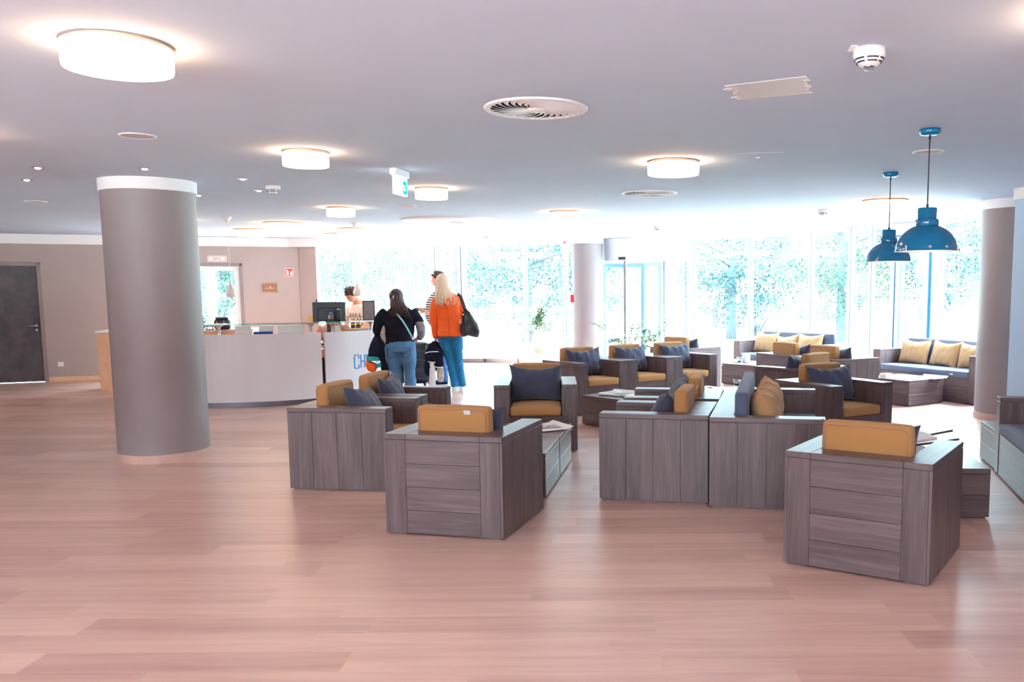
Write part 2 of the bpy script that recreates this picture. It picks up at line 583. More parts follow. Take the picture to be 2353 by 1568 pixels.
# brushed patch of fresh paint on the ceiling
b = MB()
rnd = random.Random(3)
p0, p1, p2, p3 = [at(x, y, CZ) for x, y in ((1675, 196), (1690, 229), (1860, 214), (1852, 175))]
for k in range(15):
    t = (k + .5) / 15
    a = p0.lerp(p1, t); c = p3.lerp(p2, t)
    d = (c - a).normalized(); nrm = Vector((-d.y, d.x, 0))
    a = a + d * rnd.uniform(-.035, .03); c = c + d * rnd.uniform(-.02, .02)
    w = (p1 - p0).length / 15 * .62
    b.add([a - nrm * w + Vector((0, 0, -.0015)), c - nrm * w + Vector((0, 0, -.0015)), c + nrm * w + Vector((0, 0, -.0015)), a + nrm * w + Vector((0, 0, -.0015)),
           a - nrm * w + Vector((0, 0, .002)), c - nrm * w + Vector((0, 0, .002)), c + nrm * w + Vector((0, 0, .002)), a + nrm * w + Vector((0, 0, .002))],
          [(0, 1, 2, 3), (7, 6, 5, 4), (0, 4, 5, 1), (1, 5, 6, 2), (2, 6, 7, 3), (3, 7, 4, 0)])
b.build('paint_patch', M['patch'], ceiling)
# faint access hatch
b = MB()
q = [at(x, y, CZ) for x, y in ((1683, 352), (1688, 371), (1803, 369), (1803, 350))]
ctr = sum(q, Vector()) / 4
b.prism([tuple(p[:2]) for p in q], CZ - .002, CZ + .001)
hatch = b.build('access_hatch', M['ceil'], ceiling, fix=True)
b = MB(); cpt = at(1742, 361, CZ)
b.lathe([(0, -.008), (.016, -.008), (.02, -.002)], 16, M=T(cpt.x, cpt.y, CZ))
b.build('indicator_light', M['patch'], hatch)

# ---- left wall (door opening for the glazed door)
GD0, GD1, GDZ = 1.76, 3.08, 1.965
b = MB()
for (x0, x1, z0, z1) in ((-4.7, -1.03, 0, CZ), (-1.03, .04, 1.96, CZ), (.04, GD0, 0, CZ), (GD0, GD1, GDZ, CZ), (GD1, 4.02, 0, CZ)):
    b.box(x0, x1, 0, .2, z0, z1, M=MWL)
struct(b.build('wall_left', M['taupe']))
b = MB(); b.prism([(-5.72, 15.93), (-5.36, 15.84), (-6.14, 18.25), (-6.5, 18.25)], 0, CZ)
struct(b.build('wall_pier', M['taupe'], fix=True))
b = MB(); b.box(-4.6, 4.06, -.05, 0, 2.262, CZ, M=MWL, c=.004)
b.prism([(-5.80, 15.78), (-5.27, 15.66), (-6.06, 18.2), (-6.5, 18.2)], 2.262, CZ - .001)
struct(b.build('trim_1', M['white'], fix=True))
b = MB()
b.box(-4.6, -1.03, -.012, 0, 0, .075, M=MWL); b.box(.04, GD0, -.012, 0, 0, .075, M=MWL); b.box(GD1, 4.0, -.012, 0, 0, .075, M=MWL)
struct(b.build('baseboard_left', M['oak']))
b = MB(); b.box(-13.9, -13.7, -4.5, 13.2, 0, CZ); struct(b.build('wall_side', M['taupe']))
b = MB(); b.box(-13.9, 6.4, -4.7, -4.5, 0, .6); b.box(-13.9, 6.4, -4.7, -4.5, 2.3, CZ); b.box(-13.9, -11.5, -4.7, -4.5, .6, 2.3); b.box(1.2, 6.4, -4.7, -4.5, .6, 2.3)
for x in (-8.8, -6.1, -3.3, -.8): b.box(x - .12, x + .12, -4.7, -4.5, .6, 2.3)  # openings behind the camera, added and placed to let fill daylight in
struct(b.build('wall_back', M['taupe']))
b = MB(); b.prism([(6.2, -4.5), (6.4, -4.5), (6.4, 2.0), (6.2, 2.0)], 0, CZ)
b.prism([(5.36, 10.95), (5.5, 11.0), (6.4, 9.2), (6.2, 9.0), (6.0, 9.0)], 0, CZ)
b.prism([(3.885, 8.6), (5.4, 2.2), (6.3, 2.2), (6.0, 9.0)], 0, CZ)
struct(b.build('wall_right', M['paleblue'], fix=True))
b = MB(); b.prism([(3.872, 8.615), (5.39, 2.2), (5.45, 2.2), (3.92, 8.63)], 2.31, CZ - .001)
struct(b.build('trim_2', M['white'], fix=True))
b = MB(); b.prism([(3.872, 8.615), (5.39, 2.2), (5.45, 2.2), (3.92, 8.63)], 0, .075)
struct(b.build('baseboard_right', M['oak'], fix=True))

# ---- dark door in the left wall
dr = MB(); dr.box(-.97, -.02, .02, .06, .008, 1.905, M=MWL, c=.003)
door1 = struct(dr.build('door_1', M['door']))
b = MB()
for (x0, x1, z0, z1) in ((-1.03, -.97, 0, 1.96), (-.02, .04, 0, 1.96), (-1.03, .04, 1.905, 1.965)):
    b.box(x0, x1, -.012, .08, z0, z1, M=MWL, c=.003)
b.build('door_frame', plain('door_frame_paint', (134, 118, 118), .5), door1)
b = MB()
b.lathe([(0, .0), (.026, .0), (.026, .01), (0, .012)], 20, M=MWL @ T(-.085, .02, .93) @ RX(pi / 2))
b.tube([MWL @ Vector(p) for p in ((-.085, .02, .93), (-.085, -.035, .93), (-.10, -.045, .93), (-.205, -.045, .93))], .009, 10)
b.lathe([(0, .0), (.026, .0), (.026, .01), (0, .012)], 20, M=MWL @ T(-.085, .02, .86) @ RX(pi / 2))
b.build('door_handle', M['steel'], door1, fix=True)

# ---- glazed double door in the left wall
b = MB()
for (x0, x1, z0, z1) in ((GD0, GD0 + .055, 0, GDZ), (GD1 - .055, GD1, 0, GDZ), (GD0, GD1, GDZ - .055, GDZ)):
    b.box(x0, x1, -.012, .12, z0, z1, M=MWL, c=.003)
door2 = struct(b.build('door_2', M['pillar']))
b = MB()
mid = 2.57
for (x0, x1) in ((GD0 + .055, mid), (mid, GD1 - .055)):
    w = .075
    b.box(x0, x0 + w, .03, .09, 0.01, GDZ - .06, M=MWL, c=.004); b.box(x1 - w, x1, .03, .09, .01, GDZ - .06, M=MWL, c=.004)
    b.box(x0 + w, x1 - w, .03, .09, .01, .12, M=MWL, c=.004); b.box(x0 + w, x1 - w, .03, .09, GDZ - .12, GDZ - .06, M=MWL, c=.004)
b.build('sash', M['lam'], door2)
for (x0, x1) in ((GD0 + .13, mid - .075), (mid + .075, GD1 - .13)):
    b = MB(); b.box(x0, x1, .055, .063, .12, GDZ - .12, M=MWL); b.build('pane', M['glass'], door2)
b = MB()
b.tube([MWL @ Vector(p) for p in ((GD1 - .09, .03, .97), (GD1 - .09, -.02, .97), (GD1 - .19, -.02, .97))], .009, 8)
b.build('door_handle', M['steel'], door2)

# ---- things on the left wall
def wallthing(name, label, cat, s, z): return thing(name, label, cat, tuple(wl(s, z)), atan2(UL.y, UL.x))


t = wallthing('information_sign', 'white sign with red border reading BMZ above the glazed door', 'sign', 2.685, 2.045)
b = MB(); b.box(-.15, .15, -.008, 0, -.052, .052); b.build('sign_plate', M['paper'], t)
b = MB()
for (x0, x1, z0, z1) in ((-.135, .135, .034, .042), (-.135, .135, -.042, -.034), (-.135, -.127, -.034, .034), (.127, .135, -.034, .034)):
    b.box(x0, x1, -.0095, -.0075, z0, z1)
b.build('red_border', plain('dull_red', (190, 64, 84), .6), t)


STROKES = {
 'B': [[(0, 0), (0, 1), (.75, 1), (.95, .8), (.75, .54), (0, .54)], [(.75, .54), (1, .3), (.75, 0), (0, 0)]],
 'M': [[(0, 0), (0, 1), (.5, .35), (1, 1), (1, 0)]],
 'Z': [[(0, 1), (1, 1), (0, 0), (1, 0)]],
}


def strokes(b, pts, w, f, depth=.0015, mat=0):
    "flat bars along a polyline in (s, z), mapped by f(s, z, d) -> xyz"
    for (a, c) in zip(pts[:-1], pts[1:]):
        a = Vector((a[0], a[1])); c = Vector((c[0], c[1])); d = (c - a)
        n = max(1, int(d.length / .03)); d.normalize(); q = Vector((-d.y, d.x)) * (w / 2)
        for k in range(n):
            p0 = a.lerp(c, k / n); p1 = a.lerp(c, (k + 1) / n)
            v = [f(*(p0 - q), 0), f(*(p1 - q), 0), f(*(p1 + q), 0), f(*(p0 + q), 0), f(*(p0 - q), depth), f(*(p1 - q), depth), f(*(p1 + q), depth), f(*(p0 + q), depth)]
            b.add(v, [(0, 3, 2, 1), (4, 5, 6, 7), (0, 1, 5, 4), (1, 2, 6, 5), (2, 3, 7, 6), (3, 0, 4, 7)], mat)


b = MB()
for i, ch in enumerate('BMZ'):
    for st in STROKES[ch]:
        strokes(b, [(-.062 + i * .046 + p[0] * .032, -.02 + p[1] * .04) for p in st], .006, lambda s, z, d: Vector((s, -.0085 - d, z)))
b.build('lettering', M['ink'], t)

t = wallthing('fire_extinguisher_sign', 'square red fire extinguisher sign with white pictogram beside the pier', 'sign', 3.853, 1.813)
b = MB(); b.box(-.068, .068, -.006, 0, -.072, .072); b.build('sign_plate', M['paper'], t)
b = MB(); b.box(-.06, .06, -.0075, -.005, -.064, .064); b.build('red_field', M['signred'], t)
b = MB()
b.box(-.042, -.008, -.009, -.007, -.05, .022); b.box(-.036, -.014, -.009, -.007, .024, .04); b.box(-.05, -.02, -.009, -.007, .034, .042)
fl = [(.018, -.05), (.048, -.05), (.053, -.02), (.046, .03), (.038, .005), (.032, .036), (.024, 0), (.016, .012)]
b.add([(p[0], -.009, p[1]) for p in fl] + [(p[0], -.007, p[1]) for p in fl], [tuple(range(8))[::-1]] + [(i, (i + 1) % 8, 8 + (i + 1) % 8, 8 + i) for i in range(8)])
b.build('pictogram', M['paper'], t)

t = wallthing('wall_plaque', 'small brass coloured plaque with pale line of text on the left wall', 'plaque', 3.525, 1.54)
b = MB(); b.box(-.115, .115, -.022, -.014, -.07, .07, c=.002); b.build('plate', M['brass'], t)
b = MB()
b.box(-.075, .075, -.0235, -.0215, -.012, -.006); b.ball((0, -.022, .016), (.012, .0015, .012), 10, 6)
b.build('engraving', plain('pale_brass', (240, 200, 170), .4), t)
for x in (-.115, .115):
    for z in (-.075, .075):
        b = MB(); b.lathe([(0, 0), (.009, 0), (.009, .028), (0, .03)], 12, M=T(x, 0, z) @ RX(pi / 2)); b.build('standoff', M['chrome'], t)

t = wallthing('wall_socket', 'white square power socket low on the wall beside the dark door', 'socket', .222, .285)
b = MB(); b.box(-.042, .042, -.01, 0, -.038, .038, c=.004); b.build('cover_plate', M['white'], t)
b = MB(); b.lathe([(.0, -.006), (.022, -.006), (.022, .001), (.024, .002)], 20, M=T(0, -.0105, 0) @ RX(pi / 2)); b.build('socket_well', M['grey'], t)

t = wallthing('motion_detector', 'tiny white detector box fixed on the cornice right of the big left pillar', 'detector', 2.33, 2.335)
b = MB(); b.box(-.04, .04, -.09, -.05, -.03, .03, c=.006); b.build('housing', M['white'], t)
b = MB(); b.box(-.045, -.02, -.095, -.05, -.035, .035, c=.004); b.build('lens_cover', M['oak'], t)


# ---- pillars
def pillar(c, r, n):
    b = MB(); b.lathe([(r, 0), (r, CZ)], 64, M=T(c[0], c[1], 0))
    o = struct(b.build('pillar' if n == 0 else 'pillar', M['pillar']))
    b = MB(); b.lathe([(r, CZ - .10), (r + .012, CZ - .10), (r + .012, CZ), (r, CZ)], 64, M=T(c[0], c[1], 0), smooth=False)
    k = b.build('collar', M['white'], o)
    b = MB(); b.lathe([(r, .0), (r + .008, .0), (r + .008, .072), (r, .074)], 64, M=T(c[0], c[1], 0), smooth=False)
    b.build('base_band', plain('base_band_wood', (196, 160, 148), .45, var=.15, scale=5), o)
    return o


pillar((-4.044, 7.73), .372, 0)
pillar((-.5, 16.47), .29, 1)
pillar((4.46, 9.77), .38, 2)

# ---- glass facade: one structure per bay, its pane a child
wn = 0


def bay(p, q, z0, z1, post0=.06, last=False, top=.05, bot=.05, post1=.06, dark=True):
    global wn
    wn += 1
    a = Vector((*p, 0)); c = Vector((*q, 0)); d = c - a; L = d.length; ang = atan2(d.y, d.x)
    MM = T(a.x, a.y, 0) @ RZ(ang)
    b = MB()
    b.box(-post0 / 2, post0 / 2, -.05, .07, 0, CZ, M=MM, c=.004)
    if last: b.box(L - post1 / 2, L + post1 / 2, -.05, .07, 0, CZ, M=MM, c=.004)
    b.box(post0 / 2, L - post1 / 2, -.03, .05, z0, z0 + bot, M=MM, c=.003)
    b.box(post0 / 2, L - post1 / 2, -.03, .05, z1 - top, z1, M=MM, c=.003)
    if z1 < CZ: b.box(post0 / 2, L - post1 / 2, -.05, .07, z1, CZ, M=MM, c=.003)
    o = struct(b.build('window_%d' % wn, M['alu']))
    b = MB()
    for x in (post0 / 2 + .004, L - post1 / 2 - .004):
        b.box(x - .010, x + .010, -.036, .02, z0 + bot, z1 - top, M=MM)
    b.box(post0 / 2, L - post1 / 2, -.034, .02, z0 + bot, z0 + bot + .008, M=MM)
    b.build('gasket', M['alu_dark'], o)
    b = MB(); b.box(post0 / 2, L - post1 / 2, -.004, .006, z0 + bot, z1 - top, M=MM)
    b.build('pane', M['glass'], o)
    return o


for i in range(len(FL) - 1):
    p, q = FL[i], FL[i + 1]
    if i == 4: continue
    bay(p, q, .22, CZ, post0=(.05 if i != 6 else .06), last=(i == len(FL) - 2))
# balcony door leaf in the left part of the facade
a = Vector((*FL[4], 0)); c = Vector((*FL[5], 0)); d = c - a; L = d.length; MM = T(a.x, a.y, 0) @ RZ(atan2(d.y, d.x))
b = MB(); b.box(-.06, .06, -.06, .08, 0, CZ, M=MM, c=.004); b.box(L - .05, L + .03, -.06, .08, 0, CZ, M=MM, c=.004); b.box(0, L, -.06, .08, .1, .22, M=MM); b.box(0, L, -.05, .07, CZ - .05, CZ, M=MM)
door3 = struct(b.build('door_3', M['alu']))
b = MB(); b.box(.065, .15, -.09, .0, .24, CZ - .06, M=MM, c=.004); b.box(L - .14, L - .055, -.09, .0, .24, CZ - .06, M=MM, c=.004); b.box(.15, L - .14, -.09, 0, .24, .34, M=MM, c=.004); b.box(.15, L - .14, -.09, 0, CZ - .16, CZ - .06, M=MM, c=.004)
b.build('leaf_frame', M['lam'], door3)
b = MB(); b.box(.056, .066, -.092, .0, .22, CZ - .05, M=MM); b.box(.145, .153, -.092, .0, .34, CZ - .16, M=MM); b.box(L - .056, L - .044, -.092, .0, .22, CZ - .05, M=MM); b.box(L - .145, L - .137, -.092, 0, .34, CZ - .16, M=MM)
b.build('gasket', plain('dark_gasket', (60, 76, 96), .5), door3)
b = MB(); b.box(.15, L - .14, -.05, -.04, .34, CZ - .16, M=MM); b.build('pane', M['glass'], door3)
# upstand below the left glazing
b = MB()
for p, q in zip(FL[:-1], FL[1:]):
    a = Vector((*p, 0)); c = Vector((*q, 0)); d = c - a
    b.box(-.03, d.length + .03, -.03, .06, 0, .22, M=T(a.x, a.y, 0) @ RZ(atan2(d.y, d.x)))
struct(b.build('wall_upstand', M['white']))
for i in range(len(FR) - 1):
    if i == 5 or i == 6: continue
    bay(FR[i], FR[i + 1], 0.03, CZ, post0=.05 if i else .09, post1=.05, last=(i == len(FR) - 2 or i == 4))
# terrace door at right
for i, (hinge) in ((5, 0), (6, 1)):
    a = Vector((*FR[i], 0)); c = Vector((*FR[i + 1], 0)); d = c - a; L = d.length; MM = T(a.x, a.y, 0) @ RZ(atan2(d.y, d.x))
    if hinge == 0:
        bay(FR[i], FR[i + 1], .03, CZ, post0=.05, post1=.05)
        continue
    b = MB(); b.box(-.06, .06, -.06, .08, 0, CZ, M=MM, c=.004); b.box(L - .06, L + .06, -.06, .08, 0, CZ, M=MM, c=.004); b.box(0, L, -.05, .07, 2.24, CZ, M=MM)
    door4 = struct(b.build('door_4', M['alu']))
    b = MB(); b.box(.07, .16, -.09, 0, .02, 2.22, M=MM, c=.004); b.box(L - .16, L - .07, -.09, 0, .02, 2.22, M=MM, c=.004); b.box(.16, L - .16, -.09, 0, .02, .13, M=MM, c=.004); b.box(.16, L - .16, -.09, 0, 2.12, 2.22, M=MM, c=.004)
    b.build('leaf_frame', M['alu'], door4)
    b = MB(); b.box(.055, .068, -.095, .0, .0, 2.235, M=MM); b.box(L - .068, L - .055, -.095, 0, 0, 2.235, M=MM); b.box(.06, L - .06, -.095, 0, 2.225, 2.24, M=MM); b.box(.158, .166, -.095, 0, .13, 2.12, M=MM)
    b.build('gasket', plain('blue_gasket', (30, 120, 160), .5), door4)
    b = MB(); b.box(.16, L - .16, -.05, -.04, .13, 2.12, M=MM); b.build('pane', M['glass'], door4)

# ---- revolving door
RC = Vector((.565, 17.0, 0)); RR_ = .86
b = MB()
def arc_wall(b, R, a0, a1, z0, z1, th, n=24, M_=None, mat=0):
    v = []; f = []
    for i in range(n + 1):
        a = a0 + (a1 - a0) * i / n
        for r in (R, R - th):
            for z in (z0, z1):
                v.append((r * cos(a), r * sin(a), z))
    for i in range(n):
        o = 4 * i; q = o + 4
        f += [(o, q, q + 1, o + 1), (o + 2, o + 3, q + 3, q + 2), (o + 1, q + 1, q + 3, o + 3), (o, o + 2, q + 2, q)]
    f += [(0, 1, 3, 2), (4 * n, 4 * n + 2, 4 * n + 3, 4 * n + 1)]
    b.add(v, f, mat, False, M_)
MR = T(RC.x, RC.y, 0)
arc_wall(b, RR_, 0, 2 * pi, 2.0, CZ - .005, .06, 64, MR)
b.lathe([(0, 2.02), (RR_ - .05, 2.02)], 48, M=MR, smooth=False)
door5 = struct(b.build('door_5', M['alu'], fix=True))
for o in door5.data.polygons: o.use_smooth = False
b = MB()
for a in (radians(244), radians(296), radians(345), radians(195)):
    b.box(-.022, .022, -.03, .03, 0, 2.0, M=MR @ T((RR_ - .03) * cos(a), (RR_ - .03) * sin(a), 0) @ RZ(a + pi / 2), c=.004)
b.build('drum_post', M['plinth'], door5)
for a0, a1 in ((195, 244), (296, 345)):
    b = MB(); arc_wall(b, RR_ - .02, radians(a0 + 2), radians(a1 - 2), .02, 2.0, .01, 12, MR); b.build('curved_pane', M['glass'], door5)
for k, a in enumerate((50, 170, 290)):
    a = radians(a)
    b = MB(); Mx = MR @ RZ(a)
    b.box(0, .80, -.02, .02, .02, .1, M=Mx); b.box(0, .80, -.02, .02, 1.9, 1.98, M=Mx); b.box(.75, .80, -.02, .02, .1, 1.9, M=Mx); b.box(.0, .05, -.02, .02, .1, 1.9, M=Mx)
    w = b.build('wing', M['alu_dark'], door5)
    b = MB(); b.box(.05, .75, -.004, .004, .1, 1.9, M=Mx); b.build('wing_pane', M['glass'], w)
b = MB(); sa = radians(241); b.box(-.07, .07, -.03, .0, 2.02, 2.07, M=MR @ T((RR_ + .0) * cos(sa), (RR_ + .0) * sin(sa), 0) @ RZ(sa + pi / 2), c=.005); b.build('door_sensor', M['black'], door5)

# ---- ground outside
b = MB(); b.box(-60, 60, -40, 90, -.12, -.056)
struct(b.build('ground', M['concrete'], fix=True))
# ---------------------------------------------------------------- ceiling fittings
M['lamp'] = glow('lamp_diffuser_glow', (1.0, .66, .38, 1), LAMP_S)
M['lamp_rim'] = plain('lamp_rim', (236, 190, 160), .5)
lamp_specs = [
 (-1.92, 3.51, .195, 'largest round ceiling lamp, top left corner of the room nearest us'),
 (-2.12, 6.15, .153, 'round ceiling lamp left of the exit sign, in front of it'),
 (.447, 6.70, .193, 'round ceiling lamp beside the access hatch, between the two swirl vents'),
 (-1.71, 8.33, .150, 'round ceiling lamp just right of the exit sign'),
 (-3.13, 10.17, .157, 'small round ceiling lamp in front of the white disc, left of it'),
 (-4.60, 12.30, .262, 'wide round ceiling lamp over the left end of the reception desk'),
 (-5.57, 13.60, .266, 'wide round ceiling lamp next to the left wall behind the desk'),
 (-.59, 10.82, .198, 'round ceiling lamp right of the white disc, in the middle of the room'),
 (-3.98, 13.54, .243, 'wide round ceiling lamp behind the middle teardrop pendant'),
 (-4.57, 14.72, .250, 'wide round ceiling lamp farthest back, close to the pier'),
 (2.95, 9.67, .248, 'wide round ceiling lamp behind the cords of the blue pendants'),
 (1.72, 3.12, .195, 'round ceiling lamp at the right edge, only its warm glow showing'),
 (-4.02, 5.25, .195, 'round ceiling lamp beyond the left edge, only its glow showing'),
 (-5.85, 11.6, .25, 'round ceiling lamp hidden behind the big left pillar'),
]
for (x, y) in ((-7.5, 3.0), (-8.5, 7.5), (-9.5, 11.0), (-4.5, 1.0), (-1.0, -1.0), (3.2, -.5), (-8.0, -1.5), (4.4, 4.0), (1.0, 1.2), (-2.0, 1.4)):  # lamps outside the view, added as fill light
    lamp_specs.append((x, y, .195, 'ceiling lamp added out of the picture to light the near part of the hall'))
lamp_proto = {}
for (x, y, r, lab) in lamp_specs:
    key = round(r, 3)
    g = 'round ceiling lamps'
    if key not in lamp_proto:
        t = thing('ceiling_lamp', lab, 'ceiling lamp', (x, y, CZ), 0, g)
        h = .088
        b = MB(); b.lathe([(0, -.012), (r * .97, -.012), (r, -.018), (r, -.012 - h + .012), (r * .985, -.012 - h), (0, -.012 - h)], 48)
        b.build('diffuser', M['lamp'], t)
        b = MB(); b.lathe([(0, 0), (r * .9, 0), (r * .9, -.010), (r * 1.008, -.011), (r * 1.008, -.018), (r * .95, -.019)], 48, smooth=False)
        b.build('mounting_ring', M['lamp_rim'], t)
        for a in (.9, 3.0, 5.1):
            b = MB(); b.box(-.008, .008, -.004, .006, -.024, -.008, M=RZ(a) @ T(0, r * 1.006, 0), c=.002); b.build('clip', M['lamp_rim'], t)
        lamp_proto[key] = t
    else:
        dup(lamp_proto[key], (x, y, CZ), 0, lab, g)


# swirl vents
def vent(x, y, r, lab, rz=0.0, flip=1):
    t = thing('swirl_vent', lab, 'air vent', (x, y, CZ), rz, 'swirl vents in the ceiling')
    b = MB(); b.lathe([(r, 0), (r, -.006), (r * .985, -.010), (r * .88, -.010), (r * .87, 0)], 56, smooth=False); b.build('rim', M['white'], t)
    b = MB(); b.lathe([(0, -.0015), (r * .88, -.0015)], 48, smooth=False); b.build('duct', plain('dark_duct', (46, 48, 66), .8), t)
    b = MB()
    n = 26
    for k in range(n):
        a0 = 2 * pi * k / n
        v = []
        for i in range(9):
            q = i / 8
            rad = r * (.17 + .71 * q)
            a = a0 + flip * (.75 * q ** 1.3)
            wdt = (.40 + .6 * q) * r * .066
            tang = Vector((-sin(a), cos(a), 0))
            c = Vector((rad * cos(a), rad * sin(a), 0))
            v += [c - tang * wdt + Vector((0, 0, -.004)), c + tang * wdt + Vector((0, 0, -.012)), c + tang * wdt + Vector((0, 0, -.009)), c - tang * wdt + Vector((0, 0, -.002))]
        f = []
        for i in range(8):
            o = 4 * i; q = o + 4
            f += [(o, o + 1, q + 1, q), (o + 1, o + 2, q + 2, q + 1), (o + 2, o + 3, q + 3, q + 2), (o + 3, o, q, q + 3)]
        b.add(v, f)
    b.build('blades', M['white'], t)
    b = MB(); b.lathe([(0, -.018), (r * .17, -.017), (r * .2, -.010), (r * .2, -.002)], 24); b.build('hub', M['white'], t)
    return t


vent(-.409, 4.753, .275, 'large white swirl vent in the ceiling, nearest us')
vent(.351, 8.832, .28, 'white swirl vent in the ceiling behind the middle lamp')
b = MB(); b.lathe([(0, -.022), (.655, -.022), (.668, -.016), (.668, 0)], 64, M=T(-2.212, 12.02, CZ)); b.build
disc = b.build('ceiling_disc', M['white']); tag(disc, 'big flat white disc on the ceiling around a small vent', 'ceiling disc')
tv = vent(-2.11, 12.17, .135, 'small swirl vent in the middle of the big white disc'); tv.location.z = CZ - .022

# smoke detectors
M['slot'] = plain('detector_slot', (44, 40, 66), .7)
t0 = None
for i, (x, y, s, lab) in enumerate((
 (1.03, 3.64, 1.0, 'white smoke detector nearest us, beside the brushed paint patch'),
 (-3.09, 8.07, 1.05, 'white smoke detector beside the spotlights near the big left pillar'),
 (2.54, 10.78, .95, 'small smoke detector near the windows, left of the blue pendants'),
 (.66, 13.44, .9, 'small smoke detector in front of the revolving door'),
 (-2.19, 15.16, .95, 'small smoke detector beyond the big white disc'))):
    if t0 is None:
        t0 = thing('smoke_detector', lab, 'smoke detector', (x, y, CZ), 0, 'smoke detectors')
        b = MB(); b.lathe([(.0, 0), (.062, 0), (.064, -.03), (.058, -.036), (.050, -.052), (.036, -.066), (.022, -.070)], 32); b.build('housing', M['white'], t0)
        b = MB()
        for z, r0 in ((-.043, .0565), (-.055, .0485)):
            for k in range(6):
                arc_wall(b, r0 + .002, k * pi / 3 + .12, (k + 1) * pi / 3 - .12, z - .0025, z + .0025, .006, 6)
        b.build('smoke_slots', M['slot'], t0)
        b = MB(); b.lathe([(.024, -.066), (.024, -.074), (.017, -.084), (0, -.086)], 20); b.build('sensor_tip', M['clear'], t0)
    else:
        dup(t0, (x, y, CZ), .3 * i, lab, 'smoke detectors')
# white sticker beside the nearest detector
b = MB(); q = [at(xx, yy, CZ) for xx, yy in ((1956, 104), (1948, 117), (1971, 117), (1972, 104))]
b.prism([tuple(p[:2]) for p in q], CZ - .003, CZ + .001); o = b.build('label_plate', M['patch'], None, fix=True)
tag(o, 'little white label plate on the ceiling left of the nearest smoke detector', 'label')

# loudspeakers in the ceiling
t0 = None
for (x, y, r, lab) in ((-2.92, 5.5, .107, 'round ceiling loudspeaker with greyish grille above the big left pillar'),
                       (-6.07, 9.33, .117, 'round ceiling loudspeaker left of the big left pillar'),
                       (2.217, 6.3, .104, 'round white ceiling loudspeaker behind the nearer blue pendant cord'),
                       (-2.33, 10.0, .1, 'round ceiling loudspeaker in front of the big white disc')):
    if t0 is None:
        t0 = thing('ceiling_speaker', lab, 'loudspeaker', (x, y, CZ), 0, 'ceiling loudspeakers')
        b = MB(); b.lathe([(.107, 0), (.107, -.004), (.098, -.007), (.092, -.004)], 40, smooth=False); b.build('rim', M['white'], t0)
        b = MB(); b.lathe([(0, -.006), (.07, -.005), (.094, -.003)], 40); b.build('grille', plain('speaker_grille', (188, 178, 184), .8), t0)
    else:
        dup(t0, (x, y, CZ), 0, lab, 'ceiling loudspeakers')

# recessed spotlights
M['spot'] = glow('spot_bulb_glow', (1, .93, .88, 1), LAMP_S * 1.6)
t0 = None
for i, (x, y, lab) in enumerate(((-4.40, 6.82, 'lit recessed spotlight, upper of the two left of the big pillar'),
                  (-4.957, 7.525, 'lit recessed spotlight, lower of the two left of the big pillar'),
                  (-3.627, 6.9, 'recessed spotlight directly above the big left pillar'),
                  (-3.14, 7.545, 'recessed spotlight right of the big pillar, farther from the smoke detector'),
                  (-3.348, 8.396, 'lit recessed spotlight right beside a smoke detector'),
                  (-4.10, 8.78, 'lit recessed spotlight touching the right edge of the big left pillar'))):
    if t0 is None:
        t0 = thing('recessed_spotlight', lab, 'spotlight', (x, y, CZ), 0, 'recessed spotlights')
        b = MB(); b.lathe([(.042, 0), (.042, -.005), (.034, -.008), (.026, -.004), (.024, 0)], 28, smooth=False); b.build('trim_ring', M['chrome'], t0)
        b = MB(); b.ball((0, 0, -.006), (.022, .022, .012), 16, 8); b.build('bulb', M['spot'], t0)
    else:
        dup(t0, (x, y, CZ), .4 * i, lab, 'recessed spotlights')

# exit sign
t = thing('exit_sign', 'illuminated white exit sign with green pictogram hanging from the ceiling', 'exit sign', (-1.70, 7.075, CZ), radians(-8.5))
b = MB(); b.box(-.03, .03, -.135, .135, -.055, 0, c=.004); b.build('housing', M['white'], t)
M['exitglow'] = glow('exit_panel_glow', (.80, 1, 1, 1), 1.6)
b = MB(); b.box(-.012, .012, -.125, .125, -.20, -.055, c=.003); b.build('light_panel', M['exitglow'], t)
b = MB()
for (y0, y1, z0, z1) in ((.03, .11, -.115, -.085), (.085, .11, -.165, -.115), (.03, .11, -.185, -.160), (.03, .05, -.16, -.135)):
    b.box(.0125, .0138, y0, y1, z0, z1)
fig = [(.066, -.158), (.074, -.14), (.062, -.122), (.078, -.118), (.088, -.135), (.094, -.156), (.084, -.140)]
b.add([(.0137, p[0], p[1]) for p in fig], [tuple(range(7))])
b.build('green_pictogram', glow('exit_green', (0, .75, .66, 1), 1.0), t)

# hanging first-aid (heart) sign near the middle pillar
t = thing('defibrillator_sign', 'white hanging sign with green heart square left of the far pillar', 'sign', (-1.02, 16.3, 2.24), radians(4))
b = MB(); b.box(-.14, .20, -.006, .006, -.07, .13, c=.002); b.build('sign_panel', M['paper'], t)
b = MB(); b.box(-.085, .025, -.009, -.005, -.055, .055); b.build('green_square', M['signgreen'], t)
hp = [(0, -.042), (.036, .0), (.036, .022), (.02, .034), (0, .02), (-.02, .034), (-.036, .022), (-.036, 0)]
b = MB(); b.add([(p[0] - .03, -.0105, p[1]) for p in hp] + [(p[0] - .03, -.008, p[1]) for p in hp], [tuple(range(8)), *[(i, 8 + i, 8 + (i + 1) % 8, (i + 1) % 8) for i in range(8)]]); b.build('heart', M['paper'], t)
b = MB(); b.box(.085, .12, -.0095, -.005, .085, .12); b.build('red_symbol', M['signred'], t)
for x in (-.1, .16):
    b = MB(); b.tube([(x, 0, .12), (x, 0, CZ - 2.24)], .003, 6); b.build('hanger', M['steel'], t)
b = MB(); b.box(-.025, .025, -.065, .065, -.075, .075, c=.006)
